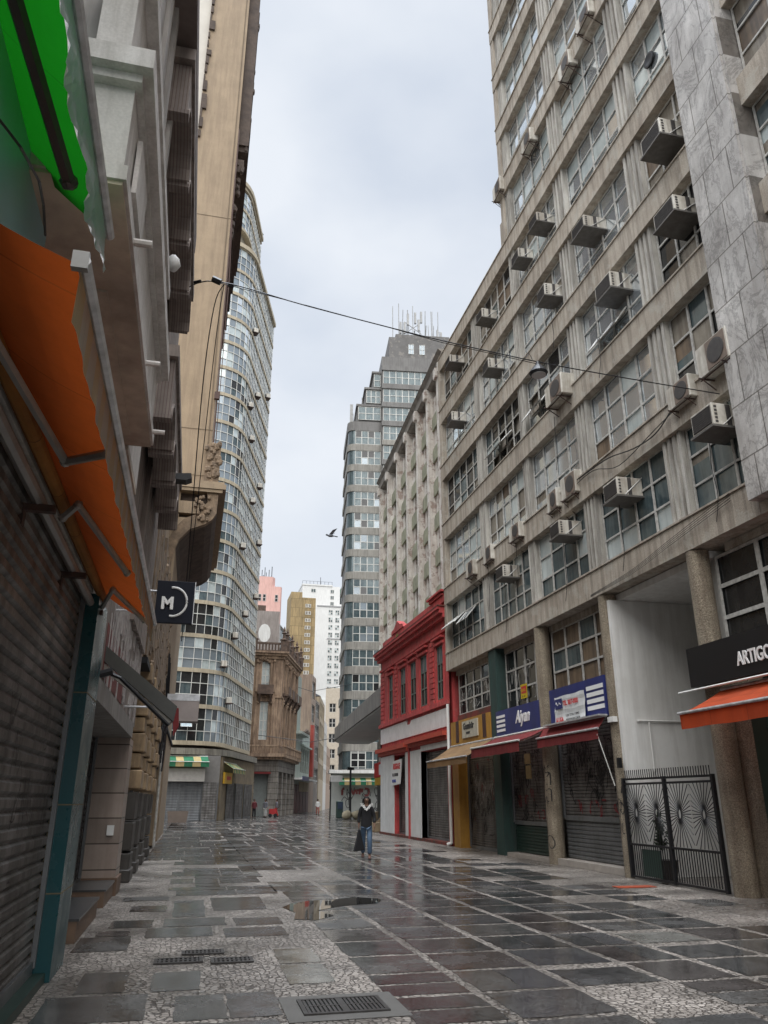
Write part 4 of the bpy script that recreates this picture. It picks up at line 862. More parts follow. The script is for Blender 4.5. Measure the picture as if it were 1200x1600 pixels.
for k in range(21):
    up = k >= 18; path = PU if up else PT; z = 5.9+3.0*k if not up else 59.9+2.6*(k-18)
    if k == 20: z = 65.4
    b = MB(); ring(b, path, -.45, .12, z, z+.34); b.build('band', CREAM, CT)
    if k in (17, 20): continue
    zt = z+3.0 if not up else z+2.6
    if k == 17: continue
    z0, z1 = z+.34, zt
    pp = offset(path, .0); w_ = MB(); fr_ = MB(); rows = [z0, z0+(z1-z0)*.30, z0+(z1-z0)*.66, z1]
    dark = k < 2 or k == 3
    for i in range(len(pp)-1):
        left = i < 7
        for j in range(3):
            r_ = ct.random()
            m_ = (3 if r_ < .75 else 2) if dark and left else ((2 if r_ < .5 else (3 if r_ < .7 else 1)) if k < 10 or not left else (1 if r_ < .45 else 2))
            if not left: m_ = ct.choice([2, 6, 6, 6, 3, 1] if k < 12 else [6, 6, 1, 0, 6])
            elif not dark: m_ = ct.choice([6, 6, 6, 2, 6, 1] if k < 10 else [6, 6, 6, 1])
            jx = ct.uniform(-.02, .02); (x0, y0), (x1, y1) = pp[i], pp[i+1]
            w_.face([(x0, y0+jx, rows[j]), (x1, y1-jx, rows[j]), (x1, y1-jx, rows[j+1]), (x0, y0+jx, rows[j+1])], m_)
    o = w_.build('ribbon_window', PANES, CT, recalc=False)
    qq = offset(path, .05)
    for x, y_ in qq: fr_.box(x-.026, x+.026, y_-.026, y_+.026, z0, z1)
    for zr in rows[1:3]: ring(fr_, path, .03, .07, zr-.03, zr+.03)
    fr_.build('frame', FRAMEW, o)
for q_ in ((PT, -.4, .3, 57.0, 57.5), (PU, -.4, .3, 65.8, 66.3)): b = MB(); ring(b, *q_); b.build('roof_edge', CREAM, CT)
b = MB(); ring(b, PT, -1.5, .9, 5.1, 5.6); b.build('ledge', mat('tower_ledge', (.24, .22, .18), .85, streak=.5, ns=1), CT)
FC = Fr(-5.0, 67.6, 81.5, -1)
sh_ = [(0.1, 2.1), (2.2, 4.2), (4.3, 6.0), (6.05, 7.3)]
b = MB(FC); b.box(-.1, 7.4, -3, -.05, 0, 5.05); b.build('ground_wall', mat('shop_wall_grey', (.18, .17, .16), .85), CT)
for i, (a0, a1) in enumerate(sh_): shutter(FC, a0, a1, .05, 2.95, .0, SHUT2 if i < 3 else SHUT, CT, pitch=.12, name='roller_shutter')
b = MB(FC); b.box(.0, 6.1, .0, .5, 3.0, 4.0); b.build('fascia', mat('pale_fascia', (.42, .40, .37), .7), CT)
FC2 = Fr(2.55, 69.6, 15.5, -1)
b = MB(FC2); b.box(.1, 14, -2.5, -.1, 0, 5.05); b.build('ground_wall', mat('ochre_shop_wall', (.22, .17, .10), .85, col2=(.1, .08, .06), ns=1.5), CT)
for a0, a1 in ((2.2, 5), (5.6, 8.6), (9.4, 12.8)): shutter(FC2, a0, a1, .05, 3.0, -.06, SHUT, CT, pitch=.12)
awning('green and cream striped awning on the rounded tower corner shop', FC, .3, 6.3, .1, 4.95, 1.0, 4.5, .38, [GRNF, CRMF], [GRNF, CRMF], 7, bar=FRAMEW, arms=False, stripes=9)
awning('small cream striped awning around the corner of the glass tower', FC2, .6, 5.4, .0, 4.6, .8, 4.1, .35, [CRMF, GRNF], [CRMF, GRNF], 8, bar=FRAMEW, arms=False, stripes=15)
t = thing('shop_sign', 'small yellow sign under the awnings at the foot of the glass tower', 'sign', FC2(2.0, .0, 3.4)); b = MB(FC2); b.box(.6, 3.4, -.05, .1, 2.9, 3.8); b.build('board', YELS, t); b = MB(FC2); b.box(1.4, 2.8, .1, .12, 3.2, 3.5); b.build('print', LETR, t)
sash_fr = Fr(-5.2, 68.1, 81.4, -1)
for a0, z1, s_ in ((4.0, 8.2, G_TEAL), (2.0, 8.3, G_TEAL), (3.2, 17.0, G_FROST)): sash(sash_fr, a0, a0+.9, z1, 1.1, 35, s_, CT, d=.1)
ac0 = None
spots = [(.62, 4, 'fourth'), (.30, 11, 'eleventh'), (.55, 12, 'twelfth'), (.40, 10, 'tenth'), (.85, 9, 'ninth'), (.60, 8, 'eighth'), (.95, 7, 'seventh'), (.35, 6, 'sixth'), (.98, 5, 'fifth'), (.25, 3, 'third'), (.12, 2, 'second'), (.22, 1, 'first'), (.98, 13, 'thirteenth'), (.3, 14, 'fourteenth')]
def small_ac(label):
    t_ = thing('air_conditioner_unit', label, 'air conditioner', (0, 0, 0), 'air conditioners on the curved glass tower')
    q_ = MB(); q_.box(-.36, .36, 0, .5, -.24, .26); q_.build('casing', ACW, t_, bevel=.02); q_ = MB(); q_.box(-.30, .12, .5, .52, -.19, .21); q_.build('fan_grille', ACG, t_); q_ = MB(); q_.box(-.4, .4, -.1, .55, -.3, -.25); q_.build('bracket', RUST, t_)
    return t_
for f_, k, nm in spots:
    i = int(8+f_*16); x, y_ = PT[min(i, len(PT)-1)]; lab = 'small air conditioner on the street side of the curved tower, %s window row up' % nm
    rz = -R(90-15.5)
    if ac0 is None: ac0 = small_ac(lab); ac0.location = (x, y_, 5.9+3*k+1.0); ac0.rotation_euler = (0, 0, rz)
    else: dup(ac0, (x, y_, 5.9+3*k+1.0), lab, rz=rz)
dup(ac0, (-2.3, 68.6, 5.9+36+.9), 'small air conditioner on the front face of the curved tower near its bend', rz=R(172))
for i, (x, y_, z, sc) in enumerate([(3.0, 78, 66.3, .5), (3.9, 80.5, 57.5, .55), (-2.6, 69, 66.3, .7), (4.2, 81.2, 57.5, .4)]):
    b = MB()
    for q in range(7): b.blob((x+tr_.uniform(-.5, .5)*sc, y_+tr_.uniform(-.5, .5)*sc, z+sc*.5+tr_.uniform(-.3, .5)*sc), (.35*sc, .35*sc, .3*sc), 0, q+i*9, 8)
    tag(b.build('rooftop_shrub', mat('shrub_leaf', (.05, .07, .04), .8, ns=8)), ['small dark shrub on the upper roof edge of the curved tower', 'small dark shrub on the lower roof edge of the curved tower', 'dark shrub sprouting between the beige building and the curved tower roof', 'tiny shrub at the far end of the curved tower roof'][i], 'shrub')
# ---------------------------------------------------------------- ornate brown corner building
ORN = mat('ornate_stone', (.43, .31, .21), .9, col2=(.24, .16, .11), ns=1.2, na=.6, streak=.6, scol=(.05, .035, .025), fine=.15)
ORND = mat('ornate_stone_dark', (.17, .115, .085), .9, col2=(.05, .035, .03), ns=2, streak=.3)
ORNB = mat('ornate_base', (.33, .30, .26), .9, col2=(.13, .12, .11), ns=1.5, streak=.4, bricks=(9, .55, .03, (.35, .33, .3), 'XZ'))
OR = thing('ornate_building', 'brown ornate corner building with balconies balustrade and pointed finials', 'building', (8.8, 86, 0))
F1 = Fr(5.3, 86, 90, -1); F2 = Fr(8.9, 86, 15.5, -1)
def arch_ops(a0, a1, z0, z1): return (a0, a1, z0, z1)
b = MB(F1); facade(b, 0, 3.6, 6.2, 16.9, .4, [(1.35, 2.25, 7.6, 11.6), (1.35, 2.25, 12.9, 15.9)]); b.box(0, 3.2, -3.5, -.42, 0, 16.9)
b.T = F2; w2 = []
for k in range(4): a = 1.1+k*2.75; w2 += [(a, a+1.1, 7.6, 11.3), (a, a+1.1, 12.9, 15.7)]
facade(b, 0, 12.2, 6.2, 16.9, .4, w2); b.box(.4, 12.2, -5, -.42, 0, 16.9)
b.build('wall', ORN, OR)
for o in ((1.37, 2.23, 7.62, 11.58), (1.37, 2.23, 12.92, 15.88)): window(F1, *o, 2, 4, -.3, lambda p, q: 1, OR, fm=FRAMEW, fw=.06)
for o in w2: window(F2, o[0]+.02, o[1]-.02, o[2]+.02, o[3]-.02, 2, 3, -.3, lambda p, q: 3, OR, fm=mat('ornate_frame', (.2, .18, .15), .7), fw=.06)
b = MB(F1); facade(b, 0, 3.6, 0, 5.6, .5, [(1.2, 2.6, .02, 4.2)]); b.T = F2; facade(b, 0, 12.2, 0, 5.6, .5, [(.7+2.85*k, 2.7+2.85*k, .02, 4.4) for k in range(4)]); b.build('base', ORNB, OR)
b = MB(F1); b.box(1.2, 2.6, -.5, -.4, .02, 4.2); b.build('door', mat('grey_door', (.20, .22, .21), .6), OR)
b = MB(F1); b.box(1.0, 2.8, .0, .5, 4.15, 4.35); b.build('door_awning', REDF, OR)
for k in range(4): b = MB(F2); b.box(.7+2.85*k, 2.7+2.85*k, -.5, -.4, .02, 4.4); b.build('door', ORND, OR)
b = MB(F1)
for z0, z1, p_ in ((5.6, 5.85, .5), (5.85, 6.2, .8), (16.2, 16.5, .2), (16.5, 16.75, .45), (16.75, 16.95, .65), (12.0, 12.15, .12)): b.T = F1; b.box(-.0, 3.6+p_*.9, -.1, p_, z0, z1); b.T = F2; b.box(0, 12.3, -.1, p_*.8-.003, z0+.002, z1-.002)
b.build('cornice', ORN, OR)
b = MB(F1)
for fr_, L in ((F1, 3.9), (F2, 12.1)):
    b.T = fr_; b.box(0, L, .55, .75, 6.9, 7.05)
    for k in range(int(L/.28)): b.box(.1+k*.28, .22+k*.28, .6, .7, 6.2, 6.9)
b.build('balustrade', ORN, OR)
b = MB(F1)
for fr_, L in ((F1, 3.9), (F2, 12.1)):
    b.T = fr_; b.box(0, L, .15, .35, 17.75, 17.95)
    for k in range(int(L/.35)): b.box(.15+k*.35, .32+k*.35, .18, .32, 16.95, 17.75)
    b.box(0, L, .12, .38, 16.95, 17.1)
b.build('roof_balustrade', ORND, OR)
fin_p = [(0, .35, 16.95), (.6, .8, .5), (.35, 1.0, .0)]
for fr_, a in ((F1, .35), (F1, 3.6), (F2, .9), (F2, 4.4), (F2, 8.2), (F2, 11.8)):
    b = MB(fr_); b.box(a-.35, a+.35, -.05, .55, 16.95, 18.2); b.lathe((a, .25, 18.2), [(.45, 0), (.45, .12), (.2, .25), (.16, .7), (.3, .85), (.1, 1.0), (.14, 1.2), (.02, 1.6)], 8); b.build('finial', ORND, OR)
rr = random.Random(31)
for fr_, a, w3 in [(F1, 1.8, .45)]+[(F2, 1.65+k*2.75, .55) for k in range(4)]:
    b = MB(fr_); b.box(a-.85, a+.85, .0, .7, 12.3, 12.5); b.box(a-.85, a+.85, .62, .7, 12.5, 13.3)
    for s_ in (-.6, .6): b.prism([(0, 11.4), (.12, 11.4), (.3, 11.7), (.65, 12.3), (0, 12.3)], 'a', a+s_-.12, a+s_+.12)
    b.build('balcony', ORND, OR)
    b = MB(fr_)
    for k in range(9): t_ = math.pi*k/8; b.blob((a-.75*math.cos(t_), .12, 11.45+.75*math.sin(t_)), (.16, .16, .14), 0, k, 6)
    for k in range(10): b.blob((a+rr.uniform(-1, 1), .12, 16.0+rr.uniform(-.25, .25)), (.2, .22, .16), 0, k, 6)
    for s_ in (-1, 1): b.box(a+s_*.95-.14, a+s_*.95+.14, 0, .14, 7.1, 12.0); b.box(a+s_*.95-.13, a+s_*.95+.13, 0, .12, 12.6, 16.2)
    b.build('carving', ORN, OR)
# ---------------------------------------------------------------- generic street blocks
def block(name, label, fr, a0, a1, dep, z1, wm, ops=(), cols=2, rows=2, pane=2, fm=None, mg=None, fw=.06, z0=0, extra=None, wd=-.18):
    t = thing(name, label, 'building', fr((a0+a1)/2, 0, 0)); b_ = MB(fr)
    facade(b_, a0, a1, z0, z1, .25, list(ops)); b_.box(a0, a1, -dep, -.26, z0, z1); b_.box(a0, a0+.02, -.26, -.001, z0, z1); b_.box(a1-.02, a1, -.26, -.001, z0, z1); b_.box(a0, a1, -.26, -.002, z1-.02, z1+.02)
    b_.build('wall', wm, t)
    for o in ops:
        if o[3]-o[2] < .1: continue
        window(fr, o[0]+.01, o[1]-.01, o[2]+.01, o[3]-.01, cols, rows, wd, (pane if callable(pane) else (lambda p, q: pane)), t, fm=fm or FRAMEM, fw=fw)
    return t
FS = Fr(12.4, 99.4, 15.5, -1)
MINT = mat('mint_wall', (.46, .52, .46), .8, col2=(.36, .41, .37), ns=.8, streak=.2); PEACH = mat('peach_wall', (.42, .32, .24), .85, col2=(.30, .22, .17), ns=.7, streak=.45, scol=(.14, .10, .08)); PEACH2 = mat('grey_peach_wall', (.33, .27, .22), .85, col2=(.18, .16, .14), ns=.6, streak=.5)
CRM = mat('far_cream_wall', (.46, .38, .26), .85, col2=(.34, .27, .19), ns=.6, streak=.35)
t = block('mint_building', 'low pale mint green shop building with a projecting ledge and tall windows', FS, -2.2, 12.9, 6, 9.9, MINT, [(4.3+k*2.0, 5.8+k*2.0, 4.9, 7.9) for k in range(4)], 2, 2, 3)
b = MB(FS); b.box(-2.2, 5.5, 0, .9, 9.2, 9.5); b.box(3.8, 12.6, 0, .4, 8.1, 8.3); b.box(-2.2, 3.4, -5, -.1, 9.9, 16.6); b.build('ledge', MINT, t)
b = MB(FS); b.box(-2.2, 12.8, 0, 1.2, 3.9, 4.1); b.build('canopy', WHITE, t); b = MB(FS); b.box(-2.2, 3.4, 1.2, 1.26, 3.8, 4.3); b.build('sign_board', BLUE, t)
b = MB(FS); b.box(3.2, 12.7, .01, .06, 2.6, 3.8); b.build('fascia', CRM, t)
for k in range(5): b = MB(FS); b.box(-1.6+k*2.9, .9+k*2.9, .01, .05, .05, 2.6 if k > 1 else 3.4); b.build('shutter', mat('dark_red_door', (.12, .02, .02), .6, ns=1, col2=(.05, .03, .03)), t)
b = MB(FS)
for k in range(5): b.blob((7.5+k*.8, .0, 10.0+.15*k % .4), (.3, .3, .35), 0, k, 6)
b.build('scroll_gable', mat('dark_ornament', (.12, .09, .07), .9), t)
t = block('narrow_building', 'narrow pinkish building with stained party wall above the mint building', FS, 13.0, 17.8, 5, 18.6, PEACH, [(13.9, 17.0, 5.5+3.3*k, 7.9+3.3*k) for k in range(4)], 3, 2, 2)
b = MB(FS); b.box(12.95, 14.2, .0, .45, 4.6, 11.5); b.build('red_banner', mat('faded_red_sign', (.42, .07, .05), .7), t)
block('narrow_building', 'stained grey and peach building with strip windows behind the pinkish one', FS, 17.9, 23, 5, 15.6, PEACH2, [(18.4, 22.6, 3.9+3.1*k, 5.9+3.1*k) for k in range(4)], 6, 2, 2)
FS2 = Fr(18.8, 122.6, 12, -1)
t = block('long_building', 'long cream building with sloping roof line receding along the street', FS2, 0, 14, 6, 16.8, CRM, [(.8+2.6*k, 2.6+2.6*k, 4.6+3.1*j, 6.9+3.1*j) for k in range(5) for j in range(4)], 2, 2, 2)
block('narrow_building', 'narrow white building with dark shuttered windows beyond the cream one', FS2, 14.2, 24, 6, 14.5, mat('far_white_wall', (.55, .54, .50), .8, col2=(.45, .43, .4)), [(14.8+2.3*k, 16.2+2.3*k, 4.4+3.0*j, 6.6+3.0*j) for k in range(4) for j in range(3)], 2, 2, 3)
b = MB(FS2); b.prism([(0, 16.9), (-6, 20), (-6, 16.9)], 'a', 0, 14); b.build('roof', mat('grey_roof', (.14, .15, .17), .7), t)
block('low_building', 'low peach building near the far end of the street', FS2, 24.2, 40, 6, 11, PEACH, [(25+2.4*k, 26.4+2.4*k, 4.5+3*j, 6.4+3*j) for k in range(6) for j in range(2)], 2, 2, 3)
FE = Fr(26.6, 166, 100, -1)
block('far_building', 'tan building with balconies closing the view at the street end', FE, 0, 14, 10, 24, mat('far_tan_wall', (.45, .40, .32), .85, col2=(.35, .30, .24)), [(.8+2.1*k, 2.2+2.1*k, 3.5+3.1*j, 5.3+3.1*j) for k in range(6) for j in range(6)], 2, 2, 3)
# right-hand low shops between the corner shop and the far end
FSR = Fr(18.6, 103, 14, 1)
block('low_building', 'small two-storey building with shutters beyond the painted corner shop', FSR, 0, 16, 5, 8, mat('far_grey_white', (.42, .41, .38), .85), [(1+3*k, 2.6+3*k, 4.2, 6.6) for k in range(5)], 2, 2, 3)
FSR2 = Fr(15.55, 88.0, 97, -1)
# mid-distance block with a white blot
FB = Fr(7.2, 120, 90, -1); BLOT = mat('blotchy_wall', (.40, .36, .33), .9, col2=(.24, .21, .19), ns=.35, streak=.5, scol=(.16, .13, .12), na=.6)
BB = thing('stained_building', 'mid-distance building with a stained pale wall and a white painted patch', 'building', (9, 121, 0))
b = MB(FB); b.box(0, 4.4, -10, 0, 0, 29.4); b.build('wall', BLOT, BB)
b = MB(FB); b.prism([(2.15+.95*math.cos(k*.5236), 25.9+1.45*math.sin(k*.5236)) for k in range(12)], 'd', .001, .02); b.build('painted_patch', WHITE, BB)
FB2 = Fr(11.6, 120, 16, -1)
b = MB(FB2); facade(b, 0, 14, 0, 27.5, .3, [(1.0, 13, 15+3.4*k, 17.2+3.4*k) for k in range(4)]); b.box(.3, 14, -6, -.31, 0, 27.5); b.build('wall', mat('pale_side_wall', (.50, .47, .43), .85, streak=.2), BB)
for k in range(4): window(FB2, 1.02, 12.98, 15.02+3.4*k, 17.18+3.4*k, 8, 1, -.25, lambda p, q: 2, BB, fw=.08)
b = MB(FB); b.box(.2, 2.2, -4, -.5, 29.4, 30.4); b.build('roof_house', ORND, BB)
# pink tower
PINK = mat('pink_render', (.62, .38, .33), .85, col2=(.50, .30, .26), ns=.2, streak=.15)
PK = thing('pink_tower', 'distant pink tower with aerials on its roof', 'building', (17, 215, 0)); FP = Fr(11.5, 215, 90, -1)
b = MB(FP); b.box(0, 8.6, -9, 0, 0, 52.5); b.prism([(2.3, 0), (9.2, 0), (9.6, -1), (9.6, -7), (2.3, -7)], 'z', 52.5, 58.6); b.prism([(3.0, 0), (6.8, 0), (7.6, -1.5), (7.6, -7), (3.0, -7)], 'z', 58.6, 61.4); b.prism([(8.6, 0), (9.2, 0), (9.6, -1), (9.6, -9), (8.6, -9)], 'z', 0, 52.5); b.build('wall', PINK, PK)
for a in (2.9, 4.2, 7.6): window(FP, a, a+.9, 54.2, 56.2, 1, 2, .03, lambda p, q: 3, PK, fw=.08)
for j in range(6):
    for a in (1.2, 4.2, 7.4): window(FP, a, a+1.0, 34+3.1*j, 35.8+3.1*j, 1, 2, .03, lambda p, q: 3, PK, fw=.08)
b = MB(FP)
for k in range(7): a = 3.4+k*.4; b.tube([(a, -2, 61), (a, -2, 61.5+(k*37 % 23)/6)], .09, n=4)
b.tube([(6.6, -2, 61), (6.6, -2, 65)], .1, n=4); b.build('aerials', BLACKM, PK)
# tan slab tower and white tower
YT = thing('tan_tower', 'distant narrow ochre slab tower with one column of windows', 'building', (31, 245, 0)); FY = Fr(27.1, 245, 90, -1)
YM = mat('ochre_panels', (.37, .27, .13), .85, col2=(.27, .20, .10), ns=.15, bricks=(2.3, 3.0, .09, (.6, .6, .6), 'XZ'), streak=.3)
b = MB(FY); b.box(0, 3.6, -12, 0, 0, 65.2); b.box(3.6, 8.1, -12, -.6, 0, 63.6); b.build('wall', YM, YT)
b = MB(FY); b.box(3.6, 4.6, -.6, -.3, 0, 63.4); b.box(7.0, 8.1, -.6, -.3, 0, 63.4); b.build('pier', YM, YT)
for j in range(17): window(FY, 4.8, 6.6, 22+2.4*j, 23.1+2.4*j, 2, 1, -.55, lambda p, q: 5, YT, fm=FRAMEW, fw=.1)
WT = thing('white_tower', 'distant white apartment tower with three columns of grey windows', 'building', (42, 270, 0)); FWT = Fr(33.7, 270, 90, -1)
WM = mat('far_white', (.66, .66, .64), .8, col2=(.56, .56, .54), ns=.12, streak=.12)
b = MB(FWT); b.box(0, 13.8, -14, 0, 0, 74.4); b.box(13.8, 24, -14, 0, 0, 68.0); b.box(-.1, 11, -14, .2, 74.4, 74.9); b.box(-6, 24, -5, 1.2, 0, 34); b.build('wall', WM, WT)
b = MB(FWT); b.box(5.5, 19.4, .0, .25, 66.9, 67.3); b.box(9.4, 19.4, 0, .2, 55.2, 55.5); b.build('string_course', mat('far_grey_line', (.35, .35, .35), .8), WT)
for j in range(12):
    for k in range(3): window(FWT, 9.8+k*2.45, 11.3+k*2.45, 64.0-j*2.72, 65.7-j*2.72, 2, 2, .03, lambda p, q: 2 if (p+q+j) % 3 else 1, WT, fw=.1)
for j in range(3): window(FWT, 10.3, 11.6, 71.9-j*2.25, 73.2-j*2.25, 2, 1, .03, lambda p, q: 2, WT, fw=.1)
window(FWT, 3.2, 4.9, 71.9, 73.2, 2, 1, .03, lambda p, q: 2, WT, fw=.1)
for j in range(9): window(FWT, 11.2, 13.0, 30.8-j*3.05, 33.0-j*3.05, 1, 1, 1.23, lambda p, q: 2, WT, fw=.1)
b = MB(FWT); b.box(14.2, 19, -3, -.3, 68, 72.5); b.build('roof_plant', mat('roof_plant_dark', (.10, .11, .11), .8), WT)
b = MB(FWT); b.tube([(7, -3, 74.9), (7, -3, 78.5)], .09, n=4)
for k in range(9): b.tube([(k*1.35, .1, 74.9), (k*1.35, .1, 76)], .05, n=4)
b.tube([(0, .1, 76), (10.9, .1, 76)], .05, n=4); b.build('railing', BLACKM, WT)
b = MB(Fr(51, 285, 90, -1)); b.box(-.5, 6, -3, 0, 0, 78); tag(b.build('scaffolded_tower', mat('green_mesh', (.04, .16, .07), .8)), 'sliver of a distant building wrapped in dark green netting', 'building')
# ---------------------------------------------------------------- left side
FL_ = Fr(-1.2, 0, 0, -1)
OFFW = mat('offwhite_render', (.66, .63, .60), .75, col2=(.48, .45, .42), ns=1.2, na=.6, streak=.45, scol=(.26, .23, .20), bump=.25, bs=10, fine=.06)
SOFF = mat('stained_soffit', (.66, .57, .45), .85, col2=(.25, .21, .17), ns=.9, streak=.15)
TEAL = mat('teal_panel', (.008, .07, .08), .3, col2=(.006, .05, .06), ns=2, roughvar=.1)
TEALG = mat('teal_panel_glossy', (.30, .50, .54), .3, col2=(.18, .34, .38), ns=1)
LS = thing('shop_building', 'white corniced shop building with a dark roller shutter, nearest on the left', 'building', (-1.2, 4, 0))
b = MB(FL_); b.box(-12, 8.74, -9, -.32, 0, 14); b.box(-12, 8.74, -.32, 0, 3.72, 14); b.box(-12, -1.5, -.32, 0, 0, 3.72); b.build('wall', OFFW, LS)
s4 = shutter(FL_, -1.5, 8.72, .14, 3.7, -.14, SHUT, LS, pitch=.115, depth=.03)
b = MB(FL_); strokes(b, 61, 4.5, 8.6, 1.0, 2.4, -.108, 26, .3, .012); b.build('graffiti', SPRAY, s4, recalc=False)
b = MB(FL_); b.box(-1.5, 8.74, -.32, .03, .008, .09); b.build('threshold', SHUTG, LS)
b = MB(FL_); b.box(8.75, 9.62, -.6, .07, .008, 3.72); b.build('teal_pilaster', TEAL, LS)
b = MB(FL_); b.box(-3, 4.15, .02, .09, 3.95, 6.4); b.build('teal_fascia', TEALG, LS)
b = MB(FL_)
for z in (.75, 1.55, 2.65): b.box(8.745, 9.625, -.12, .074, z, z+.012)
b.box(8.73, 8.748, -.13, -.10, .02, 3.7); b.build('joint', mat('joint_line', (.20, .16, .09), .7), LS)
b = MB(FL_); b.box(9.63, 9.66, .0, .05, 1.5, 2.0); b.build('notice', LETW, LS)
# balcony box with mouldings
b = MB(FL_)
b.box(3.62, 7.05, .003, .56, 4.88, 5.62)
b.box(3.56, 7.1, .003, .60, 5.50, 5.56); b.box(3.5, 7.16, .003, .66, 5.56, 5.70); b.box(3.58, 7.08, .003, .59, 4.80, 4.9)
b.box(3.9, 4.4, .57, .60, 5.0, 5.4)
b.box(3.62, 7.05, .30, .5, 5.71, 6.5); b.box(3.5, 7.12, .25, .58, 6.5, 6.62)
b.build('balcony', OFFW, LS)
b = MB(FL_); b.box(3.6, 7.07, .002, .57, 4.775, 4.80); b.box(7.1, 8.3, .002, .36, 4.74, 4.80); b.box(4.6, 6.8, .1, .4, 4.755, 4.776); b.build('soffit', SOFF, LS)
b = MB(FL_); b.box(7.1, 8.3, .002, .36, 4.81, 5.6); b.build('cornice', OFFW, LS)
for a in (4.15, 5.6, 6.85): b = MB(FL_); b.tube([(a, .35, 4.84), (a, .70, 4.84)], .024, n=8); b.build('water_spout', OFFW, LS)
b = MB(FL_)
for (a, z, s_) in ((4.75, 4.62, 1), (4.95, 4.4, .7)): b.lathe((a, .0, z), [(.12*s_, 0), (.12*s_, .09), (.07*s_, .11), (.03*s_, .14)], 14, ax='d')
b.box(4.6, 5.2, .0, .06, 4.68, 4.75); b.box(4.66, 5.1, 0, .05, 4.2, 4.26); b.build('console', OFFW, LS, smooth=False)
b = MB(FL_); b.box(4.6, 8.7, .0, .22, 5.75, 14); b.box(3.9, 4.5, 0, .3, 5.75, 14)
for k in range(6): b.box(4.62+k*.68, 4.82+k*.68, .22, .27, 5.75, 14)
b.build('fluted_wall', mat('grey_fluted', (.46, .43, .40), .8, col2=(.24, .22, .205), ns=1, streak=.25), LS)
# orange and green awnings near the camera
ORU = fabric('fabric_orange_deep', (.46, .088, .014), (.34, .062, .010), tr=.2); YVAL = fabric('fabric_cream_stained', (.80, .66, .38), (.72, .64, .50), tr=.8)
GRN = fabric('fabric_bright_green', (.01, .27, .012), (.008, .20, .01), tr=.33); WVAL = fabric('fabric_clear_white', (.92, .95, .94), (.55, .60, .60), tr=.8)
t = awning('large orange awning with a cream scalloped valance above the near left shutter', FL_, 2.62, 9.15, .06, 3.82, .64, 3.5, .25, ORU, [YVAL, fabric('fabric_ivory', (.80, .75, .62), (.60, .55, .44), tr=.8)], 11, arms=False, scallop=.008, vstripes=46, folds=.006)
def arm(fr, pts, r, par, m=None, nm='folding_arm'):
    q_ = MB(fr)
    for p, p2 in zip(pts, pts[1:]): q_.tube([p, p2], r, n=6)
    for p in pts: q_.blob(p, (r*1.3,)*3, 0, 1, 8)
    return q_.build(nm, m or STEEL, par)
ALU = mat('dull_aluminium', (.34, .33, .32), .45, metal=.4, col2=(.24, .23, .22), ns=5)
arm(FL_, [(3.0, .1, 3.62), (4.75, .28, 3.58), (4.35, .58, 3.49)], .028, t, ALU); arm(FL_, [(5.9, .1, 3.6), (5.75, .22, 3.66), (7.0, .5, 3.50)], .028, t, ALU); arm(FL_, [(8.85, .1, 3.6), (8.2, .26, 3.64), (8.95, .55, 3.49)], .026, t, ALU)
b = MB(FL_); b.tube([(-1, -.02, 3.62), (9.0, -.02, 3.62)], .045, n=8); b.build('mounting_bar', ALU, t)
b = MB(FL_); b.tube([(2.6, .07, 3.74), (9.1, .07, 3.74)], .05, n=10); b.build('roller_tube', fabric('fabric_roll_ochre', (.38, .16, .03), tr=.05), t)
b = MB(FL_)
for a in (5.6, 7.4, 8.95): b.box(a-.03, a+.03, -.16, .1, 3.53, 3.58); b.box(a-.04, a+.04, -.16, -.1, 3.42, 3.58)
b.build('bracket', RUST, t)
b = MB(FL_); b.box(2.58, 2.61, .61, .67, 3.465, 3.54); b.build('end_cap', ALU, t)
t = awning('bright green awning with a crumpled clear valance at the top left', FL_, 1.2, 3.70, .0, 4.98, .51, 4.52, .26, GRN, WVAL, 12, arms=False, folds=.01, bar=STEEL, crumple=.014)
arm(FL_, [(1.6, .12, 4.82), (3.35, .36, 4.52)], .035, t, mat('dark_arm', (.06, .05, .05), .5))
# second building: arcaded balconies
GB = mat('brown_grey_stone', (.34, .285, .25), .85, col2=(.20, .165, .145), ns=1.5, na=.6, streak=.45, scol=(.06, .05, .045), bump=.2, bs=10)
REED = mat('reeded_stone', (.30, .25, .22), .85, col2=(.18, .145, .13), ns=3, bricks=(40, .045, .006, (.55, .5, .5), 'YX'))
MB2 = thing('balcony_building', 'brown-grey building with two tiers of small reeded balcony arches on the left', 'building', (-1.2, 12.5, 0))
b = MB(FL_); b.box(9.63, 17.0, -9, -.75, 0, 2.7); b.box(9.63, 17.0, -9, 0, 2.98, 12.6); b.build('wall', GB, MB2)
b = MB(FL_); b.box(6.0, 12.1, -1, .5, 11.0, 11.35); b.build('eaves_slab', mat('brown_slab', (.24, .19, .17), .85, col2=(.11, .09, .08), ns=2, bricks=(1.7, 9, .02, (.3, .3, .3), 'YX')), MB2)
def arcade(a0, n, span, z, d0, d1, rise, h):
    for k in range(n):
        a = a0+k*span; P = [(a, z+h), (a+span, z+h), (a+span, z), (a+span-.08, z)]
        for q in range(9): t_ = math.pi*q/8; P.append((a+span/2+(span/2-.1)*math.cos(t_), z+rise*math.sin(t_)))
        P += [(a+.08, z), (a, z)]
        b_ = MB(FL_); b_.prism(P[::-1], 'd', d0, d1); b_.box(a-.04, a+.12, d0, d1+.03, z-.06, z)
        b_.build('arch', REED, MB2)
        r_ = MB(FL_); Q1 = P[3:13]; Q2 = [(x, y_+.05) for x, y_ in Q1]; r_.prism(Q1+Q2[::-1], 'd', d1, d1+.03); r_.build('arch_rim', GB, MB2)
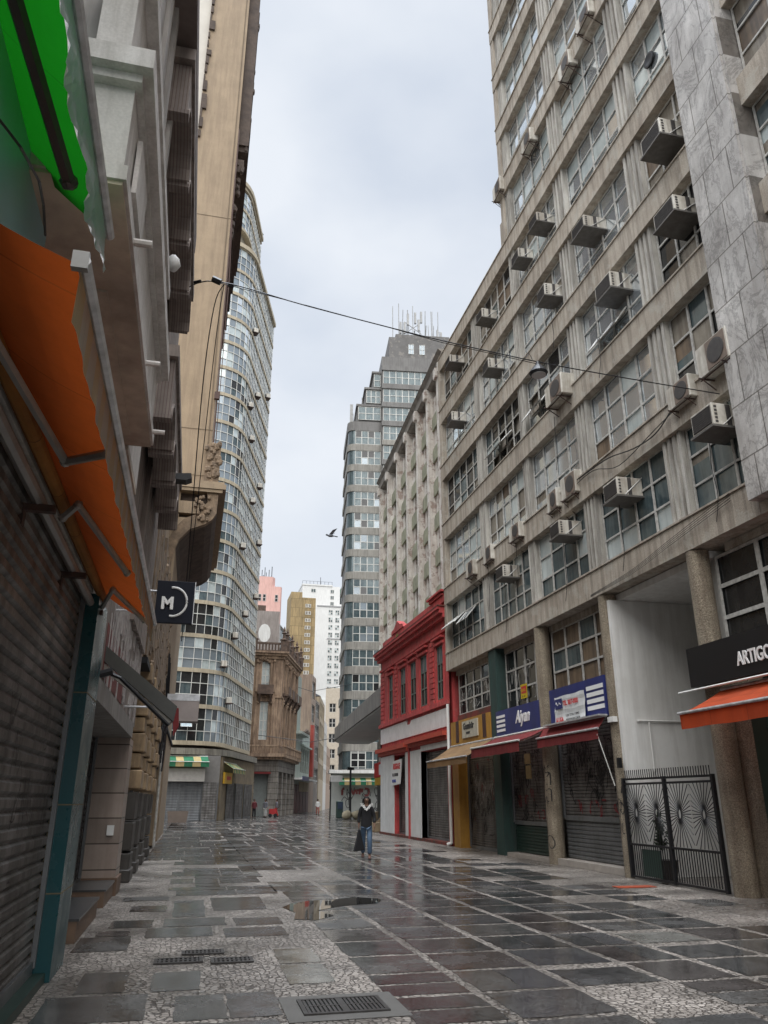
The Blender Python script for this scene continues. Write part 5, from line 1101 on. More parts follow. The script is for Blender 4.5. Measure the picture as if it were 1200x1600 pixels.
arcade(7.9, 4, 1.3, 9.9, .1, .46, .42, .8); arcade(10.2, 4, 1.28, 6.7, .15, .5, .38, .9)
b = MB(FL_); b.box(7.8, 13.2, .0, .5, 10.71, 10.9); b.box(10.1, 15.4, 0, .54, 7.61, 7.8)
for k in range(9): b.box(13.2+k*.38, 13.5+k*.38, .003, .08, 4.4, 12.4)
b.build('ledge', GB, MB2)
b = MB(FL_); b.box(9.66, 15.9, -.0, .06, 2.7, 2.96); b.box(9.66, 15.9, -.75, 0, 2.7, 2.97); b.build('lintel', mat('pale_lintel', (.30, .28, .26), .7, col2=(.20, .185, .17), streak=.3), MB2)
b = MB(FL_)
pr = random.Random(77)
for k in range(60):
    a = pr.uniform(10.6, 16.5); z = pr.uniform(3.3, 4.6); h = pr.uniform(.25, 1.1); w3 = pr.uniform(.05, .16)
    b.box(a, a+w3, .003, .008+.0004*k, max(3.0, z-h*.5), z+h*.5)
b.build('torn_poster', mat('torn_paper', (.50, .47, .45), .8, col2=(.25, .22, .21), ns=6, na=.6), MB2)
b = MB(FL_); b.box(10.4, 13.4, .003, .008, 3.05, 3.75); b.build('faded_poster', mat('faded_red_poster', (.20, .04, .03), .7, col2=(.08, .02, .02), ns=5), MB2)
s5 = shutter(FL_, 9.7, 15.85, .25, 2.7, -.62, SHUT, MB2, pitch=.11, depth=.03)
b = MB(FL_)
for k in range(22): b.box(9.8+k*.28, 9.81+k*.28, -.587, -.575, .3, 2.6)
b.build('vertical_seams', BLACKM, s5)
b = MB(FL_)
for k in range(12):
    for j in range(2): b.box(10.0+j*.5+pr.uniform(0, .1), 10.3+j*.5, -.588, -.584, .5+k*.13, .56+k*.13)
b.build('green_paint', mat('green_spray', (.02, .16, .02), .6, ns=8, na=.6), s5)
b = MB(FL_); b.box(15.9, 16.75, -.72, .03, .3, 2.7); b.build('marble_pier', mat('rosy_marble', (.40, .33, .28), .4, col2=(.28, .22, .185), ns=2, bricks=(9, .43, .012, (.2, .18, .16), 'YZ'), streak=.25, scol=(.16, .10, .08), detail=8), MB2)
b = MB(FL_); b.box(15.85, 16.8, -.72, .07, .008, .3); b.build('pier_base', mat('brown_base_stone', (.16, .10, .065), .6), MB2)
STB = mat('step_stone', (.20, .125, .08), .55, col2=(.12, .08, .055), ns=5)
for a0, a1, lab in ((10.9, 13.2, 'low brown stone step beside the teal pilaster, nearer one'), (14.2, 15.8, 'low brown stone step against the rosy marble pier, farther one')):
    t = thing('stone_step', lab, 'step', FL_(a0, 0, 0)); b = MB(FL_); b.box(a0, a1, -.6, .02, .008, .24); b.build('riser', STB, t); b = MB(FL_); b.box(a0-.01, a1+.01, -.6, .04, .241, .27); b.build('tread', mat('step_top', (.07, .07, .07), .3), t)
b = MB(FL_); b.box(15.84, 15.88, -.2, -.08, 1.0, 1.17); tag(b.build('intercom', LETW), 'small white intercom box on the rosy marble pier', 'intercom')
# beige stone building
BEI = mat('beige_render', (.33, .25, .165), .85, col2=(.25, .19, .125), ns=1.5, streak=.3, scol=(.14, .10, .07), bump=.2, bs=30, fine=.1)
BEID = mat('carved_stone', (.28, .20, .13), .9, col2=(.13, .095, .065), ns=4, na=.7, bump=.6, bs=14)
GRAN = mat('dark_granite', (.075, .068, .06), .55, col2=(.04, .036, .033), ns=5, streak=.3)
OCH = mat('ochre_blocks', (.42, .30, .175), .85, col2=(.20, .14, .085), ns=3, streak=.45, scol=(.07, .05, .035), bump=.3, bs=18)
DST = mat('dark_brown_stone', (.10, .072, .055), .9, col2=(.035, .025, .02), ns=2.5, bump=.6, bs=9)  # dark brown tone for the corbel underside and side ornament
BB_ = thing('beige_building', 'beige stone building with a projecting bay on a dark curved corbel', 'building', (-1.2, 27.5, 0))
b = MB(FL_); b.box(17.0, 44.5, -8, -.25, 0, 12.3); b.box(27.5, 44.5, -.25, .0, 4.4, 12.3); b.box(17.0, 27.45, -.25, .0, 4.4, 8.6)
b.box(27.5, 38, -.8, .95, 12.32, 44); b.build('wall', BEI, BB_)
b = MB(FL_); b.box(27.65, 44, -8, -.81, 12.32, 44); b.build('upper_wall', mat('cream_upper_wall', (.55, .52, .46), .8, col2=(.46, .43, .38), ns=1), BB_)
prof = [(-.22, 7.9), (-.12, 8.4), (-.11, 8.9), (-.09, 9.62), (.0, 10.1), (.10, 10.4), (.43, 10.82), (.96, 11.06), (1.2, 11.25), (1.34, 11.5), (1.36, 12.3), (-.22, 12.3)]
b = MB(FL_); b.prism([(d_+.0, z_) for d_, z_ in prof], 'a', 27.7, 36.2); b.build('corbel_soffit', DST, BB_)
b = MB(FL_); pf = [(d_, z_) for d_, z_ in prof[1:11]]; pin = [(d_-.34 if z_ < 10.3 else d_-.2, z_+(.15 if z_ < 10.3 else .42)) for d_, z_ in pf]; pin[-1] = (1.36-.42, 12.3); pin[-2] = (1.0, 11.95); pin[-3] = (.85, 11.7)
b.prism(pf+pin[::-1], 'a', 27.42, 27.7); b.build('corbel_rib', BEID, BB_)
b = MB(FL_)
for z_, x0, x1 in ((8.9, -.8, -.5), (9.5, -.8, -.45), (10.15, -.8, -.38), (10.75, -.8, -.2), (11.3, -.8, .3), (11.95, -.8, .7)): b.box(27.44, 27.7, x0, x1, z_-.5, z_-.03)
b.box(27.46, 27.7, -.8, -.2, 4.4, 12.3); b.build('voussoirs', BEI, BB_)
b = MB(FL_)
for z0, z1, p_ in ((12.30, 12.42, 1.50), (12.43, 12.62, 1.62), (12.63, 12.72, 1.55), (13.0, 13.06, 1.05)): b.box(27.5-(p_-1)*.35, 38, -.8, p_, z0, z1)
b.build('moulding', BEI, BB_)
b = MB(FL_); b.box(27.35, 29.5, .78, 1.32, 12.73, 14.25); cr = random.Random(3)
for k in range(34): b.blob((27.33, cr.uniform(.78, 1.34), cr.uniform(12.9, 14.3)), (.07, .1, .13), 0, k, 6)
for k in range(26): b.blob((27.38, cr.uniform(.55, 1.1), cr.uniform(11.2, 12.1)), (.06, .07, .09), 0, k+50, 6)
b.build('carved_shield', BEID, BB_)
b = MB(FL_)
for k in range(13):
    z = 24.4+k*1.2; p_ = 1.02+min(.45, .1*k)+cr.uniform(-.03, .03)
    b.box(28.0+cr.uniform(-.2, .1), 37, .96, p_, z, z+.7); b.box(28.3, 37, .96, p_-.12, z+.7, z+1.2)
    for q in range(3): b.blob((27.95, cr.uniform(1.0, p_), z+cr.uniform(0, 1)), (.15, .12, .2), 0, k*5+q, 6)
b.box(27.8, 37, .96, 1.45, 29.5, 44)
for k in range(26): zz = 29.2+k*.55; b.box(27.40, 27.5, -.81, -.70+cr.uniform(-.06, .16), zz, zz+cr.uniform(.3, .6))
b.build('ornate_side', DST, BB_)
b = MB(FL_)
for z in (14.9, 25.0): b.box(27.49, 27.5, -.8, .95, z, z+.025)
b.box(27.47, 27.5, .80, .84, 14.3, 44); b.build('render_joint', mat('joint_brown', (.16, .12, .08), .9), BB_)
b = MB(FL_); b.tube([(27.45, 1.02, 14.3), (27.45, 1.0, 20), (27.45, .98, 30)], .03); b.tube([(27.4, 1.1, 14.0), (27.45, 1.09, 22), (27.45, 1.0, 25)], .018); b.box(27.3, 27.45, .9, 1.1, 16.2, 16.5); b.build('conduit', mat('rusty_pipe', (.08, .04, .03), .7), BB_)
for a, w3 in ((18.3, .9), (20.5, .9), (23.0, .95), (26.0, 1.0)):
    b = MB(FL_)
    for k in range(3): b.box(a, a+w3, -.25, .10, .008+k*.6, .56+k*.6)
    b.box(a-.05, a+w3+.05, -.25, .14, .0085, .25); b.build('granite_pier', GRAN, BB_, bevel=.02)
    b = MB(FL_); z = 1.82; k = 0
    while z < 4.3:
        h = .34 if k % 2 else .42; r_ = .17 if k % 2 == 0 else .12
        b.box(a-(.03 if k % 2 == 0 else 0), a+w3, -.25, r_, z, z+h-.03); z += h; k += 1
    b.build('rusticated_pier', OCH, BB_, bevel=.025)
b = MB(FL_)
for a in (19.25, 21.45, 24.0): b.box(a, a+1.0, -.3, -.24, .01, 4.3)
b.box(17, 44.5, -.26, .12, 4.3, 4.42); b.build('door_recess', DARKIN, BB_)
b = MB(FL_)
for k in range(60): b.blob((cr.uniform(17.2, 30), .02, cr.uniform(4.6, 8.4)), (.18, .10, .22), 0, k, 6)
for k in range(12): b.box(17.2+k*.9, 17.9+k*.9, 0.003, .07, 4.5+(k % 3)*.25, 8.3-(k % 2)*.6)
b.build('carved_relief', BEID, BB_)
b = MB(FL_); b.box(30.5, 33.5, -.25, .08, .1, 4.28); b.box(36, 44.4, -.25, .05, .008, 4.28); b.build('smooth_pilaster', BEI, BB_)
b = MB(FL_); b.tube([(29.9, .14, .1), (29.9, .12, 4.2)], .045); b.build('downpipe', FRAMEM, BB_)
b = MB(FL_)
for k in range(26): a = 27.5+k*.12; b.tube([(a, .1+.1*math.sin(k), 3.2+.7*math.sin(k*1.7)), (a+.4, .2, 4.0+.6*math.sin(k*2.3)), (a+.2, .12, 5.5+math.sin(k))], .02, n=4)
b.build('cable_tangle', BLACKM, BB_)
# hanging sign, lamps, small fittings
t = thing('hanging_sign', 'square black blade sign with a white letter M inside a white arc', 'sign', (-.42, 11, 3.9))
FX = Fr(0, 11, 90, -1)
b = MB(FX); b.box(-.67, -.155, -.035, .035, 3.9, 4.5); b.build('board', mat('sign_navy', (.012, .014, .022), .6, na=.1, spec=.15), t, bevel=.005)
textmesh(FX, 'M', -.60, .042, 4.10, .235, LETW, t, bold=.010, sx=.95, thick=.004)
b = MB(FX); ring_pts = []
for k in range(21): t_ = R(100-200*k/20); ring_pts.append((-.44+.19*math.cos(t_)+.0, .04, 4.2+.205*math.sin(t_)))
b.tube(ring_pts, .016, n=6); b.build('arc', LETW, t)
b = MB(FX); b.box(-.156, -.148, -.035, .04, 3.9, 4.5); b.tube([(-1.2, 0, 4.35), (-.67, 0, 4.35)], .015); b.tube([(-1.2, 0, 4.05), (-.67, 0, 4.05)], .015); b.build('bracket', STEEL, t)
t = thing('box_sign', 'blank pale box sign projecting over the left pavement below the ornate stonework', 'sign', (-.25, 14, 2.8)); FX2 = Fr(0, 14, 90, -1)
b = MB(FX2); b.box(-.5, .04, -.4, 0, 2.86, 3.3); b.build('box', mat('pink_grey_box', (.36, .31, .29), .6), t); b = MB(FX2); b.box(-.5, .045, -.4, .005, 3.2, 3.31); b.tube([(-1.2, -.2, 3.1), (-.5, -.2, 3.1)], .02); b.build('top_edge', STEEL, t)
t = thing('folded_awning', 'retracted awning frame with dark sloping beam and a dull red rag at its end', 'awning', (-.8, 10.5, 3)); FX3 = Fr(0, 10.5, 90, -1)
b = MB(FX3); b.prism([(-1.22, 3.28), (-.27, 2.53), (-.24, 2.72), (-1.22, 3.48)], 'd', -.1, .05); b.build('beam', mat('olive_metal', (.06, .06, .052), .5, col2=(.03, .03, .026)), t)
b = MB(FX3); b.prism([(-1.22, 3.18), (-.32, 2.50), (-.29, 2.54), (-1.22, 3.26)], 'd', -.12, .02); b.build('beam_underside', mat('grey_strip', (.28, .26, .23), .6), t)
b = MB(FX3); b.tube([(-1.1, .3, 3.08), (-.95, .3, 3.02), (-.32, .2, 2.47)], .025); b.tube([(-1.2, .3, 3.05), (-1.05, .3, 3.1)], .05); b.build('arm', BLACKM, t)
b = MB(FX3); b.prism([(-.30, 2.72), (-.22, 2.70), (-.20, 2.48), (-.26, 2.36)], 'd', -.1, .04); b.build('rag', REDF, t)
t = thing('security_camera', 'white domed security camera under the pale cornice', 'camera', (-.75, 10, 9)); b = MB(Fr(-.86, 9.6, 90, -1)); b.blob((.02, 0, 8.83), (.11, .11, .12), 0, 2, 10); b.box(-.25, .0, -.03, .03, 8.86, 8.92); b.build('dome', LETW, t, smooth=True)
t = thing('floodlight', 'black floodlight reaching out below the beige wall on the left', 'lamp', (-.7, 13, 6.9)); b = MB(Fr(0, 13, 90, -1)); b.prism([(-.78, 6.93), (-.42, 6.97), (-.40, 6.88), (-.5, 6.83), (-.76, 6.84)], 'd', -.12, .12); b.tube([(-1.1, 0, 7.1), (-.8, 0, 6.9)], .02); b.build('housing', BLACKM, t)
# overhead cable and street lamp
pts = [(-.8, 11.9, 10.05), (-.23, 11.2, 9.8), (1.3, 11.2, 9.56), (2.77, 11.2, 9.35), (3.7, 11.2, 9.23), (5.52, 11.2, 9.05), (7.5, 11.2, 8.94), (9.24, 11.2, 8.87)]
t = thing('overhead_cable', 'black cable strung across the street from the left balconies to the marble strip', 'cable', (0, 11.2, 9.8))
b = MB(); b.tube(smooth(pts), .011, n=5); b.tube([(x, y_, z+.03*math.sin(i*1.3)-.02) for i, (x, y_, z) in enumerate(pts[1:6])], .008, n=4); b.build('wire', BLACKM, t)
b = MB(); b.tube([(-.32, 11.2, 9.84), (-.18, 11.2, 9.79)], .055); b.tube([(-.05, 11.2, 9.76), (.04, 11.2, 9.75)], .035); b.tube([(-.62, 11.5, 9.93), (-.52, 11.4, 9.9)], .03); b.build('splice_box', BLACKM, t)
b = MB(); b.tube(smooth([(-.12, 11.2, 9.77), (-.26, 11.4, 9.4), (-.34, 12, 8.0), (-.36, 14, 5.6), (-.4, 16, 4.6)]), .009, n=4); b.tube(smooth([(-.12, 11.2, 9.77), (-.17, 11.4, 9.1), (-.22, 12, 7.8), (-.32, 14, 5.2)]), .007, n=4); b.build('drop_wire', BLACKM, t)
t = thing('street_lamp', 'small round lamp hanging from the overhead cable near the right building', 'street lamp', (5.52, 11.2, 9.0))
b = MB(); b.lathe((5.52, 11.2, 8.78), [(.15, 0), (.17, .04), (.12, .12), (.05, .2), (.03, .27)], 14); b.build('shade', BLACKM, t); b = MB(); b.lathe((5.52, 11.2, 8.765), [(.13, 0), (.13, .014)], 14); b.build('lens', mat('lamp_lens', (.5, .5, .48), .2), t)
b = MB(); b.tube([(5.3, 11.2, 9.12), (5.36, 11.2, 9.22), (5.42, 11.2, 9.08)], .008, n=4); b.build('clamp', BLACKM, t)
t = thing('hanging_cable', 'thin cable sagging across the near awnings at the far left', 'cable', (-1, 3, 4))
b = MB(); b.tube([(-.98, 2.2, 3.95), (-.85, 2.6, 4.0), (-.86, 2.95, 4.15), (-.95, 3.4, 4.4), (-1.05, 3.9, 4.6)], .007, n=4); b.build('wire', BLACKM, t)
# far street wires
for pts, lab in (([(6.5, 85, 8), (12, 84, 7.3), (17, 90, 8.5)], 'low wire crossing the street near the ornate building'), ([(9, 100, 16), (14, 99, 14.5), (18, 93, 14.7)], 'higher wire crossing in front of the white tower')):
    b = MB(); b.tube(pts, .03, n=4); tag(b.build('overhead_wire', BLACKM), lab, 'wire')
# ---------------------------------------------------------------- people
def skin_fig(edges, verts, rad, name, m, parent, sub=2, root=0):
    me = bpy.data.meshes.new(name); me.from_pydata(verts, edges, []); o = bpy.data.objects.new(name, me); COL.objects.link(o)
    md = o.modifiers.new('s', 'SKIN'); sv = me.skin_vertices[0].data
    for i, r_ in enumerate(rad): sv[i].radius = r_ if isinstance(r_, tuple) else (r_, r_)
    sv[root].use_root = True
    s2 = o.modifiers.new('u', 'SUBSURF'); s2.levels = sub; s2.render_levels = sub
    dg = bpy.context.evaluated_depsgraph_get(); dg.update(); nm = bpy.data.meshes.new_from_object(o.evaluated_get(dg)); bpy.data.objects.remove(o)
    nm.materials.clear(); nm.materials.append(m); nm.polygons.foreach_set('use_smooth', [True]*len(nm.polygons))
    o = bpy.data.objects.new(name, nm); COL.objects.link(o); o.parent = parent; return o
SKIN = mat('skin_brown', (.16, .085, .055), .6, na=.2); HAIR = mat('black_hair', (.012, .010, .009), .75, na=.2, spec=.15)
def person(label, loc, rz, top, bottom, skin=SKIN, hair=HAIR, h=1.65, hairlong=False, bag=None, stride=.16, collar=None, shoe=None, group=None, armbend=.12):
    t = thing('person', label, 'person', loc, group); s = h/1.72
    # local: x = person's left, -y = facing, z up
    body_v = [(0, 0, .93), (0, 0, 1.12), (0, -.005, 1.32), (0, .005, 1.45), (0, -.005, 1.53), (0, -.015, 1.62),
        (.09, 0, .88), (.10, -stride*.45, .50), (.10, -stride*.35, .09), (.10, -stride*.35-.12, .035),
        (-.09, 0, .88), (-.10, stride*.35, .50), (-.10, stride*.85, .12), (-.10, stride*.85-.11, .045),
        (.17, .0, 1.40), (.23, .02, 1.14), (.24, -armbend, .92), (.235, -armbend-.02, .84),
        (-.17, .0, 1.40), (-.22, .04, 1.14), (-.23, -.03, .92), (-.23, -.05, .84), (0, -.02, 1.70)]
    E_ = [(0, 1), (1, 2), (2, 3), (3, 4), (4, 5), (5, 22), (0, 6), (6, 7), (7, 8), (8, 9), (0, 10), (10, 11), (11, 12), (12, 13), (3, 14), (14, 15), (15, 16), (16, 17), (3, 18), (18, 19), (19, 20), (20, 21)]
    rad = [(.13, .09), (.13, .09), (.14, .10), (.09, .07), .052, (.075, .09), .085, .055, .038, (.04, .03), .085, .055, .038, (.04, .03), .055, .038, .028, (.03, .018), .055, .038, .028, (.03, .018), (.07, .085)]
    V = [(x*s, y_*s, z*s) for x, y_, z in body_v]; rd = [tuple(q*s for q in (r_ if isinstance(r_, tuple) else (r_, r_))) for r_ in rad]
    skin_fig(E_, V, rd, 'body', skin, t)
    # fingers
    for sx, hy in ((.235, -armbend-.02), (-.23, -.05)):
        b_ = MB()
        for k, (dx, L) in enumerate(((-.02, .06), (-.007, .07), (.007, .067), (.02, .055))): b_.tube([((sx+dx*.3)*s, (hy+dx)*s, .82*s), ((sx+dx*.3-.012*math.copysign(1, sx))*s, (hy+dx)*s, (.82-L)*s)], .008*s, n=5)
        b_.tube([(sx*s, (hy-.03)*s, .85*s), ((sx-.01)*s, (hy-.05)*s, .80*s)], .009*s, n=5); b_.build('fingers', skin, t).location = (0, 0, 0)
    # trousers
    tv = [(0, 0, .96), (.09, 0, .86), (.10, -stride*.45, .50), (.10, -stride*.35, .13), (-.09, 0, .86), (-.10, stride*.35, .50), (-.10, stride*.85, .15)]
    skin_fig([(0, 1), (1, 2), (2, 3), (0, 4), (4, 5), (5, 6)], [(x*s, y_*s, z*s) for x, y_, z in tv], [tuple(q*s for q in r_) for r_ in [(.15, .11), (.10, .10), (.078, .078), (.07, .075), (.10, .10), (.078, .078), (.07, .075)]], 'trousers', bottom, t)
    # top with sleeves
    uv_ = [(0, 0, .80), (0, 0, .92), (0, 0, 1.12), (0, -.005, 1.32), (0, 0, 1.45), (.17, 0, 1.40), (.235, .02, 1.14), (.24, -armbend*.75, .99), (-.17, 0, 1.40), (-.225, .04, 1.14), (-.23, -.01, .99)]
    skin_fig([(0, 1), (1, 2), (2, 3), (3, 4), (4, 5), (5, 6), (6, 7), (4, 8), (8, 9), (9, 10)], [(x*s, y_*s, z*s) for x, y_, z in uv_], [tuple(q*s for q in r_) for r_ in [(.19, .13), (.19, .13), (.175, .12), (.17, .12), (.10, .085), (.08, .075), (.065, .06), (.055, .05), (.08, .075), (.065, .06), (.055, .05)]], 'top', top, t)
    # head details
    b_ = MB(); b_.blob((0, -.105*s, 1.635*s), (.014*s, .022*s, .025*s), 0, 1, 8)
    for q in (-1, 1): b_.blob((q*.083*s, .0, 1.645*s), (.014*s, .022*s, .032*s), 0, 1, 8)
    b_.build('face', skin, t, smooth=True).location = (0, 0, 0)
    b_ = MB(); [b_.blob((q*.03*s, -.094*s, 1.665*s), (.012*s, .008*s, .007*s), 0, 1, 8) for q in (-1, 1)]; b_.box(-.022*s, .022*s, -.100*s, -.09*s, 1.585*s, 1.593*s); b_.build('eyes_and_mouth', HAIR, t)
    hv = [(0, .0, 1.735), (0, .045, 1.67), (0, .06, 1.55)] + ([(0, .075, 1.42)] if hairlong else []); hr = [(.10, .105), (.11, .09), (.095, .06)] + ([(.09, .04)] if hairlong else [])
    skin_fig([(i, i+1) for i in range(len(hv)-1)], [(x*s, y_*s, z*s) for x, y_, z in hv], [tuple(q*s for q in r_) for r_ in hr], 'hair', hair, t)
    if hairlong:
        for q in (-1, 1): skin_fig([(0, 1), (1, 2)], [(q*.075*s, -.01*s, 1.70*s), (q*.095*s, -.02*s, 1.60*s), (q*.09*s, -.05*s, 1.45*s)], [(.035*s, .05*s), (.035*s, .05*s), (.03*s, .035*s)], 'hair', hair, t)
    sh_m = shoe or HAIR
    for q, yy, z in ((1, -stride*.35, .0), (-1, stride*.85, .02)):
        b_ = MB(); b_.prism([((yy+.06)*s, z*s+.01), ((yy-.17)*s, z*s+.01), ((yy-.19)*s, z*s+.04), ((yy-.08)*s, z*s+.08), ((yy+.06)*s, z*s+.09)], 'a', (q*.10-.045)*s, (q*.10+.045)*s); b_.build('shoe', sh_m, t, bevel=.008)
    t.rotation_euler = (0, 0, rz); return t
def localfix(t):    # meshes built around the origin keep local coordinates
    pass
_old = MB.build
ROOT_BACK = dict(ROOT)
class _Z(dict): pass
def person_at(*a, **k):
    # build parts in local space: the empty's offset is not subtracted
    global thing
    base_thing = thing
    def th(name, label, cat, loc=(0, 0, 0), group=None):
        o = base_thing(name, label, cat, loc, group); ROOT[o] = Vector((0, 0, 0)); return o
    thing = th
    try: return person(*a, **k)
    finally: thing = base_thing
JEAN = mat('blue_denim', (.10, .16, .24), .85, col2=(.04, .07, .12), ns=5); BLKC = mat('black_cloth', (.012, .012, .014), .9, na=.2)
p = person_at('person walking in black top with white lace yoke and blue jeans, holding a bag', (5.09, 23.7, .01), R(-12), BLKC, JEAN, hairlong=True, h=1.66, stride=.3, shoe=mat('worn_shoe', (.12, .06, .05), .7))
b = MB(); lr = random.Random(2)
for k in range(110):
    t_ = lr.uniform(-1.25, 1.25); rr_ = lr.uniform(.5, 1.0); x = math.sin(t_)*.15*rr_; z = 1.40-.10*math.cos(t_)*rr_+.075*abs(math.sin(t_)); y_ = -.128-.035*math.cos(t_*1.1)*rr_+.07*abs(math.sin(t_))*rr_
    b.blob((x, y_, z), (.013, .008, .013), 0, k, 6)
for q in (-1, 1):
    for k in range(22): b.blob((q*lr.uniform(.10, .185), lr.uniform(-.11, -.04), lr.uniform(1.42, 1.50)), (.012, .010, .010), 0, k, 6)
o = b.build('lace_yoke', mat('white_lace', (.72, .71, .68), .8)); o.parent = p
bg = thing('carrier_bag', 'black cloth bag hanging from the hand of the walking person', 'bag', (4.87, 23.62, .25))
b = MB(Fr(4.86, 23.63, 78, -1)); b.prism([(-.17, .22), (.17, .25), (.10, .5), (.02, .80), (-.02, .80), (-.09, .5)], 'd', -.05, .05); b.build('body', BLKC, bg, bevel=.015); b = MB(Fr(4.86, 23.63, 78, -1)); b.tube([(-.02, 0, .79), (0, 0, .85), (.02, 0, .79)], .01, n=4); b.build('handle', BLKC, bg)
WHT = mat('white_cloth', (.6, .6, .58), .9); REDC = mat('red_cloth', (.45, .03, .03), .8); MAR = mat('maroon_cloth', (.12, .02, .025), .9); GRC = mat('grey_cloth', (.16, .16, .18), .9)
person_at('distant person in a maroon top and black trousers before the ornate building', (5.9, 76.5, .01), R(20), MAR, BLKC, stride=.05)
person_at('distant person in a dark top and white trousers before the ornate building', (7.15, 79.3, .01), R(-30), GRC, WHT, stride=.08)
person_at('distant person in grey bending over a red cart beside the ornate building', (8.35, 80.6, .01), R(-80), GRC, REDC, stride=.25)
person_at('distant person in a pale top and red shorts walking in the middle of the street', (14.0, 91.0, .01), R(10), WHT, mat('pinkish_cloth', (.35, .12, .10), .8), stride=.2)
t = thing('hand_cart', 'small red hand cart beside the distant people', 'cart', (7.9, 80.2, 0))
b = MB(); b.box(7.6, 8.3, 79.9, 80.3, .3, .8); b.build('box', REDC, t); 
for x_ in (7.7, 8.2): b = MB(); b.lathe((x_, 79.85, .2), [(.18, 0), (.18, .05)], 10, ax='d'); b.build('wheel', BLACKM, t)
b = MB(); b.tube([(8.3, 80.1, .7), (8.6, 80.1, 1.05)], .025); b.build('handle', BLACKM, t)
# ---------------------------------------------------------------- street furniture and litter
t = thing('planter', 'low brown concrete planter beside the far left shutters', 'planter', (-.6, 64.5, 0)); b = MB(); b.prism([(-1.4, .01), (-.05, .01), (.05, .8), (-1.5, .8)], 'd', 64.2, 65.2); b.build('tub', mat('brown_concrete', (.13, .10, .08), .85), t); b = MB(); b.box(-1.35, -.05, 64.3, 65.1, .76, .81); b.build('soil', DST, t)
t = thing('sign_post', 'thin black post with a small blank plate standing in the middle distance', 'sign post', (11.22, 66.4, 0)); b = MB(); b.tube([(11.22, 66.4, 0), (11.22, 66.4, 3.4)], .05, n=6); b.build('post', BLACKM, t); b = MB(); b.box(11.2, 12.2, 66.35, 66.38, 3.0, 3.5); b.build('plate', mat('grey_plate', (.45, .45, .44), .6), t)
t = thing('lamp_post', 'slim black lamp post in front of the painted corner shop', 'lamp post', (14.4, 74.2, 0)); b = MB(); b.tube([(14.4, 74.2, 0), (14.4, 74.2, 4.2)], .12, n=8, r1=.09); b.build('post', BLACKM, t); b = MB(); b.box(14.1, 14.7, 74.0, 74.4, 4.2, 4.45); b.build('lamp_head', BLACKM, t)
t = thing('telephone_box', 'dark green cabinet standing beside the slim lamp post', 'cabinet', (13.8, 76, 0)); b = MB(); b.box(13.5, 14.1, 76, 76.6, 0.01, 1.5); b.build('body', mat('green_cabinet', (.03, .06, .05), .6), t, bevel=.05); b = MB(); b.box(13.55, 14.05, 75.97, 75.99, .8, 1.4); b.build('door', mat('blue_cabinet', (.03, .05, .09), .6), t)
CARD = mat('wet_cardboard', (.36, .28, .18), .85, col2=(.22, .17, .11), ns=3); SACK = mat('pale_sack', (.42, .37, .26), .85, col2=(.28, .25, .18), ns=3)
for i, (x, y_, sx, lab) in enumerate(((13.6, 71.5, .5, 'pale rubbish sack lying leftmost in the heap by the lamp post'), (14.5, 71.6, .5, 'yellowish rubbish sack in the middle of the heap by the lamp post'))):
    b = MB(); b.blob((x, y_, .36), (sx, .4, .38), 0, i+3, 12); tag(b.build('rubbish_sack', SACK, smooth=True), lab, 'sack')
b = MB(); b.prism([(15.0, .02), (16.9, .02), (17.0, .75), (16.2, .6), (15.6, .3)], 'd', 71.2, 72.2); tag(b.build('cardboard_sheets', CARD), 'folded brown cardboard sheets leaning at the right of the rubbish heap', 'cardboard')
b = MB(); b.tube([(15.2, 72.4, .6), (15.3, 72.4, 1.4), (15.5, 72.4, 1.5), (15.55, 72.4, .7)], .07); tag(b.build('yellow_tube', YELS), 'bent yellow tube sticking out of the rubbish heap', 'tube')
t = thing('cardboard_box', 'crushed brown cardboard box at the corner of the red building', 'box', (9.75, 42.9, 0)); b = MB(Fr(9.75, 42.6, 100, -1)); b.box(-.3, .35, -.3, .1, .02, .5); b.build('box', CARD, t, bevel=.03); b = MB(Fr(9.75, 42.6, 100, -1)); b.prism([(-.3, .5), (.0, .55), (.3, .95), (.33, .9), (.1, .5)], 'd', -.2, .0); b.build('flap', CARD, t)
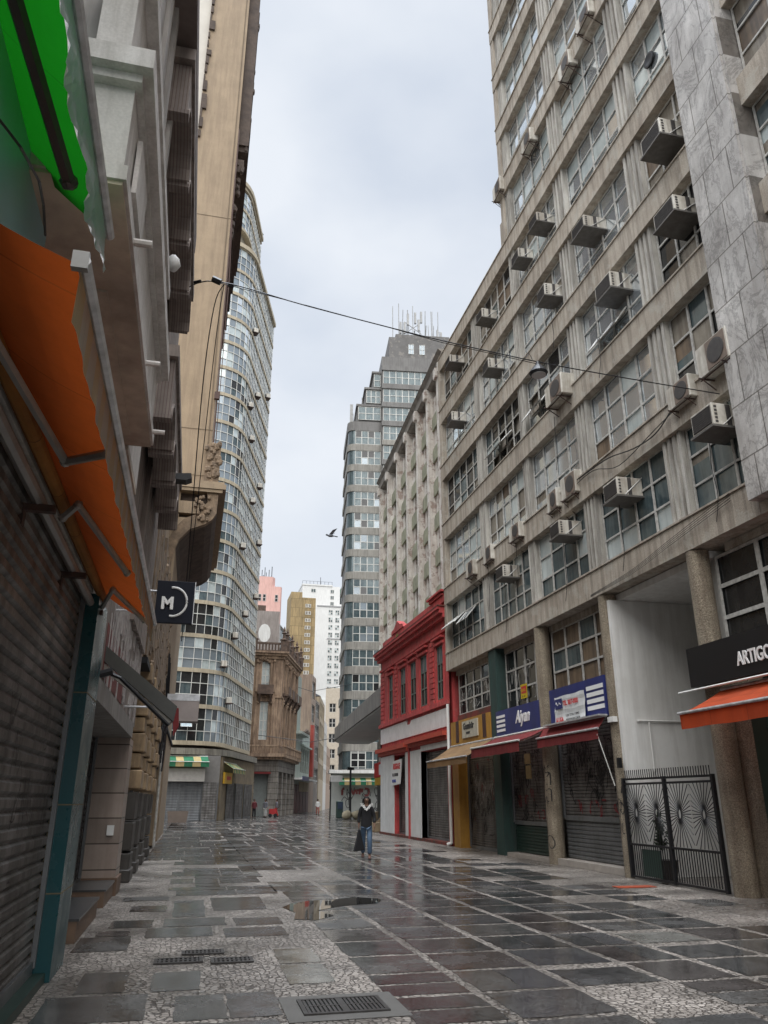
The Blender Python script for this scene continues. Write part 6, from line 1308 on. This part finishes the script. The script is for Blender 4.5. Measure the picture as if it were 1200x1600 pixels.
# pigeon in flight
t = thing('pigeon', 'grey pigeon flying in the gap of sky beside the stepped tower', 'bird', (5.0, 31, 12.2))
c = Vector((5.0, 31, 12.2)); FEA = mat('pigeon_feather', (.16, .17, .19), .8)
b = MB(); b.blob(tuple(c), (.16, .07, .06), 0, 2, 10); b.blob((c.x-.17, c.y, c.z+.03), (.05, .045, .045), 0, 3, 8); b.face([(c.x+.12, c.y-.05, c.z), (c.x+.3, c.y-.07, c.z-.03), (c.x+.3, c.y+.07, c.z-.03), (c.x+.12, c.y+.05, c.z)]); b.build('body', FEA, t, smooth=True)
for q in (-1, 1):
    b = MB(); b.prism([(c.x-.08, c.y+q*.04), (c.x+.06, c.y+q*.04), (c.x+.14, c.y+q*.3), (c.x-.02, c.y+q*.22)], 'z', c.z+.02, c.z+.03); o = b.build('wing', FEA, t)
    for v in o.data.vertices: v.co.z += abs(v.co.y)*.75; v.co.x += abs(v.co.y)*.3
# ---------------------------------------------------------------- loose graffiti on the finned and other walls is part of each building above
t = thing('potted_plant', 'dark leafy plant behind the left leaf of the sunburst gate', 'plant', (10.0, 16.2, 0))
b = MB(); b.lathe((10.05, 16.15, .02), [(.16, 0), (.21, .35), (.23, .38)], 12); b.build('pot', mat('dark_pot', (.05, .04, .035), .7), t)
b = MB(); pl_ = random.Random(9)
for k in range(70):
    t_ = pl_.uniform(0, 6.28); el_ = pl_.uniform(.3, 1.4); L_ = pl_.uniform(.2, .45); c_ = (10.05, 16.3, .5+pl_.uniform(0, .6)); x1, y1, z1 = c_[0]+.7*L_*math.cos(t_)*math.cos(el_), c_[1]+.5*L_*math.sin(t_)*math.cos(el_), c_[2]+L_*math.sin(el_)
    b.face([(c_[0], c_[1], c_[2]), ((c_[0]+x1)/2+.03, (c_[1]+y1)/2, (c_[2]+z1)/2+.05), (x1, y1, z1-.05), ((c_[0]+x1)/2-.03, (c_[1]+y1)/2+.02, (c_[2]+z1)/2)])
b.build('leaves', mat('dark_leaf', (.02, .035, .015), .6), t, recalc=False)
